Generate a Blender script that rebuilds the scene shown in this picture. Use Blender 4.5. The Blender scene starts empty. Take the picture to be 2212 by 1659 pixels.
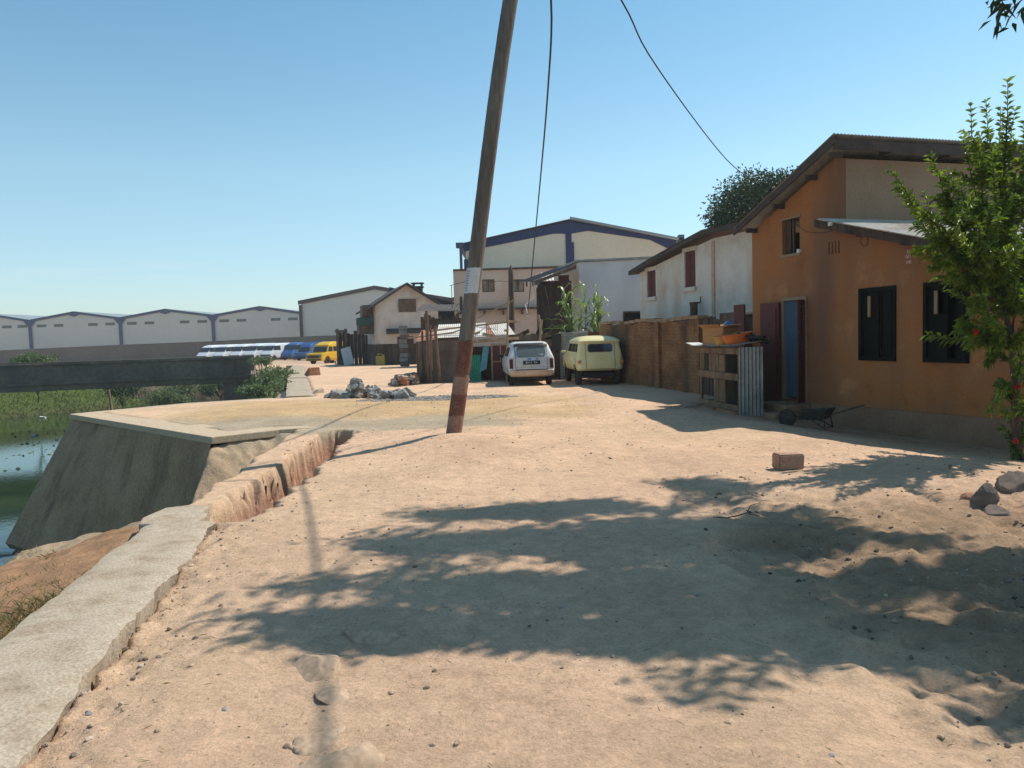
import bpy, bmesh, math, random
import numpy as np
from mathutils import Vector, Matrix
random.seed(7); RS=np.random.RandomState(7)
scn=bpy.context.scene; COL=scn.collection
R=math.radians
# ------------------------------------------------------------------ camera
F=778.; PITCH=math.atan(48/778.); ROLL=-0.028; CH=1.6
cd=bpy.data.cameras.new('camera'); cam=bpy.data.objects.new('camera',cd); COL.objects.link(cam)
cd.sensor_width=36; cd.lens=F/1024*36; cd.clip_start=.05; cd.clip_end=3000
cam.matrix_world=Matrix.Translation((0,0,CH))@Matrix.Rotation(math.pi/2-PITCH,4,'X')@Matrix.Rotation(ROLL,4,'Z')
scn.camera=cam
# ------------------------------------------------------------------ light
SUNV=Vector((.86*.595,.51*.595,.804)).normalized()
w=bpy.data.worlds.new("World"); scn.world=w; w.use_nodes=True
nt=w.node_tree; bg=nt.nodes['Background']; sky=nt.nodes.new('ShaderNodeTexSky'); sky.sky_type='NISHITA'
sky.sun_disc=False; sky.sun_elevation=math.asin(SUNV.z); sky.sun_rotation=math.atan2(SUNV.x,SUNV.y)
sky.altitude=0; sky.air_density=1.0; sky.dust_density=0.25; sky.ozone_density=1.6
tn=nt.nodes.new('ShaderNodeVectorMath'); tn.operation='MULTIPLY'; 
# colour balance of the sky by height, and a few faint wisps of cloud low over the horizon
wc=nt.nodes.new('ShaderNodeTexCoord'); wz=nt.nodes.new('ShaderNodeSeparateXYZ'); nt.links.new(wc.outputs['Generated'],wz.inputs[0])
wr=nt.nodes.new('ShaderNodeValToRGB'); we=wr.color_ramp.elements; we.new(.5)
for i_,(p_,c_) in enumerate(((.0,(.70,.80,.92,1)),(.20,(.95,1.08,.97,1)),(.42,(.72,1.03,.97,1)))): we[i_].position=p_; we[i_].color=c_
nt.links.new(wz.outputs[2],wr.inputs[0]); nt.links.new(wr.outputs[0],tn.inputs[1])
nt.links.new(sky.outputs[0],tn.inputs[0])
wm_=nt.nodes.new('ShaderNodeMapping'); wm_.inputs['Scale'].default_value=(3.2,3.2,38); nt.links.new(wc.outputs['Generated'],wm_.inputs[0])
wn=nt.nodes.new('ShaderNodeTexNoise'); wn.inputs['Scale'].default_value=1.6; wn.inputs['Detail'].default_value=6; nt.links.new(wm_.outputs[0],wn.inputs['Vector'])
wf=nt.nodes.new('ShaderNodeMapRange'); wf.inputs[1].default_value=.60; wf.inputs[2].default_value=.80; wf.inputs[4].default_value=.45; nt.links.new(wn.outputs['Fac'],wf.inputs[0])
wb=nt.nodes.new('ShaderNodeMapRange'); wb.inputs[1].default_value=.05; wb.inputs[2].default_value=.16; wb.inputs[3].default_value=1; wb.inputs[4].default_value=0; nt.links.new(wz.outputs[2],wb.inputs[0])
wq=nt.nodes.new('ShaderNodeMath'); wq.operation='MULTIPLY'; nt.links.new(wf.outputs[0],wq.inputs[0]); nt.links.new(wb.outputs[0],wq.inputs[1])
wx=nt.nodes.new('ShaderNodeMix'); wx.data_type='RGBA'; nt.links.new(wq.outputs[0],wx.inputs[0]); nt.links.new(tn.outputs[0],wx.inputs[6]); wx.inputs[7].default_value=(5.6,5.8,6.0,1); nt.links.new(wx.outputs[2],bg.inputs[0]); bg.inputs[1].default_value=.15
sl=bpy.data.lights.new('sun','SUN'); sl.energy=5.0; sl.angle=R(.53); sl.color=(1,.96,.88)
so=bpy.data.objects.new('sun',sl); COL.objects.link(so); so.rotation_mode='QUATERNION'
so.rotation_quaternion=SUNV.to_track_quat('Z','Y'); so.location=(10,10,30)
scn.view_settings.view_transform='Standard'; scn.view_settings.look='None'
scn.view_settings.exposure=0.05; scn.view_settings.gamma=1; scn.view_settings.use_curve_mapping=False

# ------------------------------------------------------------------ picture helpers (photo at 2212 px width)
K=1024/2212; CR=np.array(cam.matrix_world.to_3x3())
def ray(x,y): return CR@np.array([(x*K-512)/F,(384-y*K)/F,-1.])
def gz(x,y,z=0.):
    d=ray(x,y); t=(z-CH)/d[2]; return Vector((d[0]*t,d[1]*t,z))
def gy(x,y,Y):
    d=ray(x,y); t=Y/d[1]; return Vector((d[0]*t,Y,CH+d[2]*t))
# ------------------------------------------------------------------ noise
def _h(ix,iy,s):
    n=(ix.astype(np.int64)*374761393+iy.astype(np.int64)*668265263+s*1274126177)&0x7fffffff
    n=((n^(n>>13))*1274126177)&0x7fffffff
    return ((n^(n>>16))&0xffff)/65535.
def vn(x,y,s=0):
    ix=np.floor(x); iy=np.floor(y); fx=x-ix; fy=y-iy; fx=fx*fx*(3-2*fx); fy=fy*fy*(3-2*fy)
    a=_h(ix,iy,s);b=_h(ix+1,iy,s);c=_h(ix,iy+1,s);d=_h(ix+1,iy+1,s)
    return (a+(b-a)*fx)*(1-fy)+(c+(d-c)*fx)*fy-.5
def fbm(x,y,s=0,o=4):
    r=0;a=1.
    for i in range(o): r=r+a*vn(x*2**i+i*17.3,y*2**i-i*9.1,s+i); a*=.5
    return r
def ss(t): t=np.clip(t,0,1); return t*t*(3-2*t)
# ------------------------------------------------------------------ terrain
XLy=[-60,0,4.2,6.6,7.7,14,23,40,58.5,63,69,78,400]; XLx=[-1.5,-2.2,-2.86,-3.25,-3.42,-4.55,-6.7,-11.5,-16.45,-19.5,-31,-60,-700]
def xl(y): return np.interp(y,XLy,XLx)
def xr(y): return xl(y)+np.interp(y,[0,4,7.7,20,60],[.75,.68,.58,.82,.9])
XFy=[-60,20,35,50,56,60,66,74,400]; XFx=[-62,-58,-47,-33,-27.5,-27.5,-40,-70,-720]
BLK=np.array([(-5.22,13.34),(-10.71,18.84),(-8.96,21.25),(-6.77,22.5),(-5.5,23.2),(2,23.5),(2,14.1),(-3.6,14.1),(-4.38,14.13)])
def polysd(x,y,P):
    ins=np.zeros(x.shape,bool); d=np.full(x.shape,1e9)
    for i in range(len(P)):
        ax,ay=P[i]; bx,by=P[(i+1)%len(P)]
        ex,ey=bx-ax,by-ay; t=np.clip(((x-ax)*ex+(y-ay)*ey)/(ex*ex+ey*ey),0,1)
        d=np.minimum(d,np.hypot(x-ax-t*ex,y-ay-t*ey))
        c=((ay>y)!=(by>y)); xx=ax+(y-ay)/(by-ay+1e-12)*ex; ins^=(c&(x<xx))
    return np.where(ins,d,-d)
WATER=-2.8
def terr(x,y):
    x=np.asarray(x,float); y=np.asarray(y,float)
    g=-.65*ss((y-42)/48)-.25*ss((y-88)/40)
    n=.05*fbm(x/2.2,y/2.2,1,3)+.018*fbm(x/.5,y/.5,5,4)
    z=g+n*np.where(y<40,1,.8)
    # fine crumbs, near only
    near=np.clip((22-y)/14,0,1)
    z=z+near*(.013*fbm(x/.11,y/.11,9,3))
    # ruts, scuffs and footprints
    rc_=-.2+.9*np.sin(y*.16+.6)+.04*y; 
    for off in (-.72,.72,1.5,3.0): z=z-.018*np.exp(-((x-rc_-off-.15*vn(y*.4,y*0,int(off*7)+40))/.13)**2)*near*(.6+vn(y*.8,x*.8,int(off*9)+50))
    v1=vn(x/.28,y/.42,301); v2=vn(x/.17,y/.2,302); z=z-near*(.022*np.clip(v1-.22,0,1)+.012*np.clip(v2-.25,0,1)-.03*np.clip(vn(x/.21,y/.24,303)-.33,0,1))
    # pole mound
    z=z+.14*np.exp(-((x+.85)**2+(y-11.55)**2)/.9)+.06*np.exp(-((x+.1)**2/3+(y-10.9)**2/1.2))
    # sunken strip along the orange house
    dl=(10.475-.3*y-x)*.958
    k=np.clip((2.75-dl)/2.3,0,1)**1.3*ss((18.5-y)/5)*ss((y-7.0)/2.0)
    z=z-.24*k
    # gullied ground at near right
    q=ss((x-1.2-.25*np.sin(y*1.3))/.9)*ss((8.3-y)/1.2)*ss((y-1.5)/1)
    z=z-q*(.06-.025*fbm(x/.7,y/.7,21,4)-.07*fbm(x/.16,y/.16,23,4)-.05*np.clip(vn(x/.12,y/.12,29)-.1,0,1))
    lip=ss((x-1.5-.12*np.sin(y*3)-.25*fbm(x/.5,y/.5,88,2))/.07)*ss((6.3-y)/.2)*ss((y-4.9)/.6)*ss((2.7-x)/.6)
    z=z-.10*lip
    # right of the wall strip the soil is slightly lower and crumbles
    dr=x-xr(y); m=(y<7.7)
    z=z-np.where(m,(.045-.07*fbm(x/.10,y/.10,31,3))*np.clip(1-dr/.45,0,1)*(dr>-.2),0)
    # canal side
    d=xl(y)-x
    nb=.10*fbm(x/.9,y/.9,41,4)+.05*fbm(x/.22,y/.22,43,3)
    near_b=-.10-np.where(d<1.75,.22*d,.22*1.75+.85*(d-1.75))+nb*.8*ss(d/.3)
    far_b=-.2-.62*d+nb*1.5*ss(d/.3)
    rc=np.interp(y,[7.4,8.7,10.3,13.9],[-3.30,-3.42,-3.55,-3.95])
    d2=rc-x+.18*fbm(x/.6,y/.6,51,3)
    mid=-.03-1.15*np.clip(d2,0,9)-.25*np.sin(np.clip(d2,0,1.2)*2.6)*.6+nb*1.8*ss(d2/.2)+.12*ss(-d2/.3)*0
    ky=ss((y-7.5-.25*vn(x*2,y*2,3))/.35)
    A=np.where(d>0,near_b,z-.0); A=np.where((d<=0)&(dr<0),-.22,A); 
    B=np.where(d2>0,mid,z)
    B=np.where(d2>.0,np.maximum(B,near_b-.05-.75*np.clip(y-8.3,0,9)),B)
    sdb=polysd(x,y,BLK); soil=-.14-.92*np.clip(-sdb,0,9)+nb*1.3+.10*fbm(x/.35,y/.35,57,3)-np.clip((-5.22-x),0,9)*6
    B=np.where((y>10)&(d2>0),np.maximum(B,soil),B)
    z1=A*(1-ky)+B*ky
    C=np.where(d>0,far_b,z)
    kz=(y>22.3)
    z1=np.where(y<7.1,A,np.where(kz,C,z1))
    # strip bed north of the block
    z1=np.where(kz&(d<=0)&(dr<0)&(y<62),g-.2,z1)
    # block
    sd=polysd(x,y,BLK)
    zb=np.clip(np.where(sd>.55,.015+n*.6+.05*ss((sd-.6)/2),np.where(sd>.28,-.10,-.1+(sd-.28)*7)),-4,1)
    z1=np.where((y>13)&(y<23.4),np.maximum(z1 if True else z1,zb),z1)
    z1=np.where((y>13.6)&(y<22.4)&(sd<=0)&(x<-5.3),zb,z1)
    # trench
    tc=np.interp(y,[6.9,8,10.3,14],[-2.62,-2.72,-2.82,-3.12]); 
    hw=.33+.10*vn(y*1.7+3,y*0,61)+.02*vn(y*5,x*0,62)
    hw=hw*np.sqrt(np.clip((y-6.95)/.6,0,1))*np.sqrt(np.clip((14.05-y)/.35,0,1))
    tt=(hw-np.abs(x-tc)+.13*fbm(x/.11,y/.11,66,4))/.15
    z1=z1-ss(tt)*(.62+.10*fbm(x/.3,y/.3,71,2))*(y>6.9)*(y<14.1)
    # far bank
    df=np.interp(y,XFy,XFx)-x
    zf=np.minimum(-3.0+.42*df,-.35+.25*fbm(x/3,y/3,81,3)+.04*np.clip(df-6,0,12))
    z1=np.where(df>-1.5,np.maximum(z1*0+zf,-3.6),z1)
    return np.clip(z1,-3.8,3)
def zg(x,y): return float(terr(np.array([x]),np.array([y]))[0])

# ------------------------------------------------------------------ materials
MATS={}
def _set(p,k,v):
    if k in p.inputs: p.inputs[k].default_value=v
def mat(name,cols,scale=3.,fine=40.,fa=.25,bump=.2,rough=.85,metal=0.,spec=.3,bd=.01,brick=None,streak=None,trans=0,coat=0,wave=None,stretch=(1,1,1),emit=None,dots=None):
    m=bpy.data.materials.new(name); m.use_nodes=True; MATS[name]=m
    N=m.node_tree.nodes; L=m.node_tree.links; p=N['Principled BSDF']
    tc=N.new('ShaderNodeTexCoord'); mp=N.new('ShaderNodeMapping'); L.new(tc.outputs['Object'],mp.inputs[0]); mp.inputs['Scale'].default_value=stretch
    n1=N.new('ShaderNodeTexNoise'); n1.inputs['Scale'].default_value=scale; n1.inputs['Detail'].default_value=7; n1.inputs['Roughness'].default_value=.62; L.new(mp.outputs[0],n1.inputs['Vector'])
    cr=N.new('ShaderNodeValToRGB'); e=cr.color_ramp.elements
    while len(e)<len(cols): e.new(.5)
    for i,c in enumerate(cols):
        e[i].position=.3+.4*i/max(1,len(cols)-1); e[i].color=(*c,1)
    L.new(n1.outputs['Fac'],cr.inputs[0])
    n2=N.new('ShaderNodeTexNoise'); n2.inputs['Scale'].default_value=fine; n2.inputs['Detail'].default_value=4; L.new(mp.outputs[0],n2.inputs['Vector'])
    mr=N.new('ShaderNodeMapRange'); mr.inputs[1].default_value=.3; mr.inputs[2].default_value=.7; mr.inputs[3].default_value=1-fa; mr.inputs[4].default_value=1+fa; L.new(n2.outputs['Fac'],mr.inputs[0])
    mx=N.new('ShaderNodeVectorMath'); mx.operation='SCALE'; L.new(cr.outputs[0],mx.inputs[0]); L.new(mr.outputs[0],mx.inputs['Scale'])
    out=mx.outputs[0]; hgt=n2.outputs['Fac']
    if streak:   # (colour, amount, scale) vertical stains
        n3=N.new('ShaderNodeTexNoise'); n3.inputs['Scale'].default_value=streak[2]; n3.inputs['Detail'].default_value=5
        mp3=N.new('ShaderNodeMapping'); mp3.inputs['Scale'].default_value=(1,1,.18); L.new(tc.outputs['Object'],mp3.inputs[0]); L.new(mp3.outputs[0],n3.inputs['Vector'])
        r3=N.new('ShaderNodeMapRange'); r3.inputs[1].default_value=.5; r3.inputs[2].default_value=.72; r3.inputs[4].default_value=streak[1]; L.new(n3.outputs['Fac'],r3.inputs[0])
        m3=N.new('ShaderNodeMix'); m3.data_type='RGBA'; L.new(r3.outputs[0],m3.inputs[0]); L.new(out,m3.inputs[6]); m3.inputs[7].default_value=(*streak[0],1); out=m3.outputs[2]
    if brick:    # (mortar colour, amount)
        b=N.new('ShaderNodeTexBrick'); b.inputs['Scale'].default_value=1; b.inputs['Brick Width'].default_value=.24; b.inputs['Row Height'].default_value=.09; b.inputs['Mortar Size'].default_value=.012
        b.inputs['Color1'].default_value=(1,1,1,1); b.inputs['Color2'].default_value=(.72,.68,.66,1); b.inputs['Mortar'].default_value=(*brick[0],1)
        sx=N.new('ShaderNodeSeparateXYZ'); cb=N.new('ShaderNodeCombineXYZ'); L.new(tc.outputs['Object'],sx.inputs[0]); L.new(sx.outputs[0],cb.inputs[0]); L.new(sx.outputs[2],cb.inputs[1]); L.new(cb.outputs[0],b.inputs['Vector'])
        m4=N.new('ShaderNodeMix'); m4.data_type='RGBA'; m4.blend_type='MULTIPLY'; m4.inputs[0].default_value=brick[1]; L.new(out,m4.inputs[6]); L.new(b.outputs[0],m4.inputs[7]); out=m4.outputs[2]
        ad=N.new('ShaderNodeMath'); ad.operation='MULTIPLY_ADD'; L.new(b.outputs['Fac'],ad.inputs[0]); ad.inputs[1].default_value=-1.2; L.new(n2.outputs['Fac'],ad.inputs[2]); hgt=ad.outputs[0]
    L.new(out,p.inputs['Base Color'])
    _set(p,'Roughness',rough); _set(p,'Metallic',metal); _set(p,'Specular IOR Level',spec); _set(p,'Coat Weight',coat)
    if bump:
        bp=N.new('ShaderNodeBump'); bp.inputs['Strength'].default_value=bump; bp.inputs['Distance'].default_value=bd; L.new(hgt,bp.inputs['Height']); L.new(bp.outputs[0],p.inputs['Normal'])
    if trans:
        t=N.new('ShaderNodeBsdfTranslucent'); L.new(out,t.inputs[0]); ms=N.new('ShaderNodeMixShader'); ms.inputs[0].default_value=trans
        L.new(p.outputs[0],ms.inputs[1]); L.new(t.outputs[0],ms.inputs[2]); L.new(ms.outputs[0],N['Material Output'].inputs[0])
    return m
mat('concrete',[(.26,.19,.125),(.37,.285,.20),(.42,.34,.25),(.33,.25,.17)],3.5,60,.25,.6,.95)
mat('concrete_dark',[(.24,.145,.08),(.33,.21,.12),(.40,.26,.155)],1.3,18,.2,.35,.95,streak=((.08,.06,.04),.7,1.6))
mat('bridge_concrete',[(.11,.085,.06),(.16,.125,.095),(.20,.16,.12)],.5,6,.2,.3,.95,streak=((.07,.07,.065),.6,.8))
mat('ochre_plaster',[(.23,.085,.03),(.37,.14,.045),(.34,.145,.06),(.46,.21,.09)],1.1,25,.10,.2,.95,streak=((.19,.095,.055),.95,.7))
mat('plinth_plaster',[(.22,.125,.075),(.30,.175,.11)],2,25,.12,.2,.95)
mat('brown_plaster',[(.27,.19,.125),(.34,.245,.165)],1.0,25,.1,.2,.95)
mat('white_plaster',[(.50,.39,.31),(.66,.57,.49),(.72,.65,.58)],1.1,22,.08,.15,.95,streak=((.48,.30,.20),.55,1.3))
mat('grey_plaster',[(.50,.50,.52),(.60,.60,.62),(.64,.62,.62)],.8,18,.06,.12,.95,streak=((.42,.40,.38),.4,.9))
mat('pink_plaster',[(.47,.36,.29),(.58,.48,.41)],.5,8,.06,.1,.95,streak=((.40,.28,.2),.4,.5))
mat('cream_sheet',[(.60,.54,.42),(.68,.62,.49)],.2,4,.04,.05,.85)
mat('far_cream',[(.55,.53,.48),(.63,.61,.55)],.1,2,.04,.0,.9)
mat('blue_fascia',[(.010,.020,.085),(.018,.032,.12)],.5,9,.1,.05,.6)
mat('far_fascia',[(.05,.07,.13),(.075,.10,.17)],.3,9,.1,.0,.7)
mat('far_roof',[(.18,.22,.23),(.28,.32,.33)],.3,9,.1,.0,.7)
mat('dark_roof',[(.045,.035,.03),(.09,.07,.06)],2,20,.2,.2,.8)
mat('tin_light',[(.50,.44,.37),(.66,.60,.52),(.38,.25,.17)],.9,12,.15,.1,.55,.0,.5)
mat('tin',[(.17,.17,.165),(.28,.28,.265),(.38,.37,.35)],2.2,15,.15,.1,.55,.35,.4)
mat('rusty_tin',[(.06,.035,.025),(.13,.08,.06),(.17,.15,.14)],3,20,.3,.2,.7,.2)
mat('wood_pale',[(.20,.13,.08),(.32,.22,.14),(.40,.29,.20)],4,40,.25,.3,.85,stretch=(1,1,.25))
mat('wood_dark',[(.035,.022,.016),(.075,.05,.036),(.12,.085,.06)],3,30,.3,.4,.9,stretch=(1,1,.25))
mat('wood_brown',[(.09,.055,.035),(.16,.105,.07),(.22,.15,.105)],3,30,.3,.4,.9)
mat('adobe',[(.13,.095,.075),(.19,.14,.11),(.24,.18,.14)],1.6,20,.2,.3,.95,streak=((.08,.06,.05),.6,1.5))
mat('red_paint',[(.10,.018,.015),(.15,.027,.022)],3,30,.15,.15,.6)
mat('red_brown_paint',[(.085,.02,.016),(.12,.032,.026)],3,30,.2,.2,.7)
mat('green_dark_paint',[(.004,.006,.004),(.008,.011,.007)],3,30,.15,.1,.75,.0,.1)
mat('curtain_blue',[(.06,.115,.17),(.09,.155,.22)],2,12,.1,.2,.95,stretch=(1,1,.1))
mat('interior_shade',[(.012,.01,.009),(.02,.017,.014)],2,12,.1,.0,.95)
mat('green_tin',[(.02,.22,.13),(.05,.33,.22)],3,20,.2,.2,.7)
mat('green_dull',[(.03,.09,.065),(.05,.13,.10)],3,20,.2,.2,.8)
mat('cyan_tarp',[(.08,.26,.32),(.14,.36,.42)],3,20,.2,.2,.7)
mat('glass_dark',[(.015,.02,.022),(.03,.037,.04)],3,10,.1,0,.08,.0,.8)
mat('glass_grey',[(.09,.11,.10),(.14,.165,.15)],3,14,.12,0,.25,.0,.6)  # grey-green base carries part of the rear window's sky reflection
mat('car_white',[(.52,.50,.47),(.64,.62,.60)],4,25,.08,.0,.4,.0,.5)
mat('car_black',[(.012,.011,.011),(.03,.026,.024)],4,25,.2,.0,.45)
mat('bumper_dusty',[(.42,.29,.20),(.55,.42,.31),(.60,.50,.40)],5,25,.12,.0,.7)
mat('car_cream',[(.72,.61,.28),(.77,.68,.36)],2.5,25,.05,.0,.36,.0,.5)
mat('van_yellow',[(.62,.37,.02),(.70,.43,.035)],2,15,.06,.0,.4)
mat('van_white',[(.60,.62,.64),(.70,.72,.74)],2,15,.05,.0,.4)
mat('van_blue',[(.025,.08,.22),(.04,.12,.30)],2,15,.08,.0,.4)
mat('tyre',[(.03,.02,.016),(.08,.05,.038)],6,30,.3,.3,.95)
mat('lamp_red',[(.08,.008,.012),(.13,.014,.018)],6,30,.1,.0,.35)
mat('lamp_orange',[(.5,.2,.08),(.6,.3,.1)],6,30,.1,.0,.35)
mat('plate_black',[(.01,.01,.01),(.02,.02,.02)],6,30,.1,.0,.4)
mat('letter_white',[(.7,.7,.68),(.75,.75,.72)],6,30,.1,.0,.6)
mat('letter_pink',[(.75,.48,.52),(.8,.55,.58)],6,30,.1,.0,.7)
mat('stripe_blue',[(.10,.22,.42),(.14,.28,.5)],6,30,.1,.0,.5)
mat('stone_grey',[(.17,.16,.145),(.27,.255,.23),(.35,.33,.30)],5,35,.25,.4,.95)
mat('stone_tan',[(.33,.24,.17),(.46,.35,.26),(.52,.42,.33)],4,30,.2,.4,.95)
mat('brick_red',[(.22,.09,.05),(.34,.16,.09),(.42,.24,.15)],5,30,.25,.4,.95)
mat('brick_wall',[(.12,.06,.03),(.27,.125,.055),(.33,.20,.09)],1.3,18,.3,.4,.95,brick=((.65,.55,.45),.5),streak=((.07,.045,.03),.8,1.4))
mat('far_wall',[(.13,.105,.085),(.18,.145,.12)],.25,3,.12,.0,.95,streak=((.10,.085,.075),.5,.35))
mat('pole_wood',[(.09,.075,.06),(.165,.14,.115),(.22,.19,.155)],3,35,.25,.5,.9,stretch=(1,1,.12))
mat('bark',[(.06,.045,.032),(.11,.085,.06)],5,35,.3,.5,.95,stretch=(1,1,.25))
mat('wood_hutch',[(.10,.06,.035),(.20,.125,.07),(.27,.18,.11)],4,40,.25,.3,.85,stretch=(1,1,.25))
mat('paper',[(.55,.56,.57),(.62,.63,.64)],5,35,.05,.1,.8)
mat('ink',[(.08,.09,.13),(.10,.12,.16)],5,35,.05,.0,.8)
mat('cable',[(.02,.02,.02),(.04,.04,.04)],5,35,.05,.0,.7)
mat('white_pvc',[(.6,.6,.58),(.65,.65,.62)],5,35,.05,.0,.6)
mat('leaf_bright',[(.06,.11,.014),(.16,.24,.022),(.30,.38,.05)],4.5,40,.4,0,.40,.0,.5,trans=.45)
mat('leaf_dark',[(.018,.045,.012),(.035,.075,.018),(.055,.10,.022)],2.2,20,.2,0,.45,.0,.4,trans=.2)
mat('cap_dusty',[(.40,.30,.20),(.49,.37,.25),(.44,.34,.23)],3,50,.25,.5,.95)
mat('stone_dusty',[(.31,.215,.14),(.41,.285,.19),(.46,.33,.225)],5,30,.2,.4,.95)
mat('pink_stain',[(.50,.30,.23),(.58,.40,.32)],3,20,.15,.1,.9)
mat('leaf_bush',[(.06,.10,.035),(.13,.18,.065),(.22,.26,.12)],2,20,.2,0,.6,.0,.4,trans=.3)
mat('leaf_cane',[(.09,.16,.03),(.17,.26,.05),(.28,.33,.12)],5,20,.15,0,.35,.0,.6,trans=.35)
mat('petal_red',[(.5,.015,.01),(.65,.03,.02)],5,20,.1,0,.6,trans=.3)
mat('grass',[(.06,.09,.02),(.10,.14,.03),(.15,.17,.05)],1.5,20,.2,0,.8,trans=.3)
mat('dry_grass',[(.22,.17,.07),(.30,.24,.10),(.16,.17,.05)],3,20,.2,0,.8,trans=.2)
mat('cardboard',[(.40,.20,.08),(.48,.26,.11)],3,20,.1,.05,.9)
mat('basin_orange',[(.55,.12,.02),(.62,.16,.03)],3,20,.1,.0,.45)
mat('basin_yellow',[(.42,.20,.04),(.5,.26,.06)],3,20,.1,.0,.45)
mat('plastic_blue',[(.05,.16,.35),(.09,.25,.45)],3,20,.1,.1,.6)
mat('jerry_yellow',[(.35,.27,.04),(.42,.33,.06)],3,20,.1,.1,.6)
mat('laterite',[(.30,.17,.11),(.40,.25,.17)],6,40,.25,.4,.95)
mat('iron',[(.03,.028,.026),(.07,.06,.05)],5,20,.2,.1,.6,.3)
# ground, coloured by the kind of soil and partly by shade, painted per vertex as surface patches
def ground_mat():
    m=bpy.data.materials.new('soil'); m.use_nodes=True; MATS['soil']=m
    N=m.node_tree.nodes; L=m.node_tree.links; p=N['Principled BSDF']
    at=N.new('ShaderNodeAttribute'); at.attribute_name='soil'; tc=N.new('ShaderNodeTexCoord')
    def noise(s,d=6,r=.6):
        n=N.new('ShaderNodeTexNoise'); n.inputs['Scale'].default_value=s; n.inputs['Detail'].default_value=d; n.inputs['Roughness'].default_value=r; L.new(tc.outputs['Object'],n.inputs['Vector']); return n
    def rng(o,a,b,c,d):
        q=N.new('ShaderNodeMapRange'); q.inputs[1].default_value=a;q.inputs[2].default_value=b;q.inputs[3].default_value=c;q.inputs[4].default_value=d; L.new(o,q.inputs[0]); return q.outputs[0]
    def mul(a,b):
        q=N.new('ShaderNodeMath'); q.operation='MULTIPLY'; L.new(a,q.inputs[0]); L.new(b,q.inputs[1]); return q.outputs[0]
    n1=noise(.8); n2=noise(7,9,.78); n3=noise(48,6,.85)
    v=N.new('ShaderNodeTexVoronoi'); v.inputs['Scale'].default_value=14; v.inputs['Randomness'].default_value=1; L.new(tc.outputs['Object'],v.inputs['Vector'])
    dots=rng(v.outputs['Distance'],.05,.16,.0,1.); sel=rng(n2.outputs['Fac'],.47,.52,1,0)
    mxm=N.new('ShaderNodeMath'); mxm.operation='MAXIMUM'; L.new(dots,mxm.inputs[0]); L.new(sel,mxm.inputs[1]); dd=rng(mxm.outputs[0],0,1,.55,1)
    f=mul(mul(rng(n1.outputs['Fac'],.3,.7,.84,1.12),rng(n2.outputs['Fac'],.3,.7,.76,1.18)),mul(rng(n3.outputs['Fac'],.33,.67,.76,1.2),dd))
    mx=N.new('ShaderNodeVectorMath'); mx.operation='SCALE'; L.new(at.outputs['Color'],mx.inputs[0]); L.new(f,mx.inputs['Scale'])
    L.new(mx.outputs[0],p.inputs['Base Color']); _set(p,'Roughness',1.); _set(p,'Specular IOR Level',.1)
    b1=N.new('ShaderNodeBump'); b1.inputs['Strength'].default_value=.8; b1.inputs['Distance'].default_value=.03; L.new(n2.outputs['Fac'],b1.inputs['Height'])
    n4=noise(17,5,.75); b3=N.new('ShaderNodeBump'); b3.inputs['Strength'].default_value=.75; b3.inputs['Distance'].default_value=.028; L.new(n4.outputs['Fac'],b3.inputs['Height']); L.new(b1.outputs[0],b3.inputs['Normal'])
    b2=N.new('ShaderNodeBump'); b2.inputs['Strength'].default_value=.8; b2.inputs['Distance'].default_value=.010; L.new(n3.outputs['Fac'],b2.inputs['Height']); L.new(b3.outputs[0],b2.inputs['Normal'])
    L.new(b2.outputs[0],p.inputs['Normal'])
ground_mat()
def water_mat():
    m=bpy.data.materials.new('canal_water'); m.use_nodes=True; MATS['water']=m
    N=m.node_tree.nodes; L=m.node_tree.links; p=N['Principled BSDF']; tc=N.new('ShaderNodeTexCoord')
    n=N.new('ShaderNodeTexNoise'); n.inputs['Scale'].default_value=.7; n.inputs['Detail'].default_value=5; L.new(tc.outputs['Object'],n.inputs['Vector'])
    cr=N.new('ShaderNodeValToRGB'); e=cr.color_ramp.elements; e[0].position=.35; e[0].color=(.014,.032,.014,1); e[1].position=.7; e[1].color=(.035,.06,.022,1); L.new(n.outputs['Fac'],cr.inputs[0]); L.new(cr.outputs[0],p.inputs['Base Color'])
    n2=N.new('ShaderNodeTexNoise'); n2.inputs['Scale'].default_value=5; n2.inputs['Detail'].default_value=3; L.new(tc.outputs['Object'],n2.inputs['Vector'])
    b=N.new('ShaderNodeBump'); b.inputs['Strength'].default_value=.05; b.inputs['Distance'].default_value=.05; L.new(n2.outputs['Fac'],b.inputs['Height']); L.new(b.outputs[0],p.inputs['Normal'])
    _set(p,'Roughness',.06); _set(p,'Specular IOR Level',.8); _set(p,'IOR',1.4)
water_mat()
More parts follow.
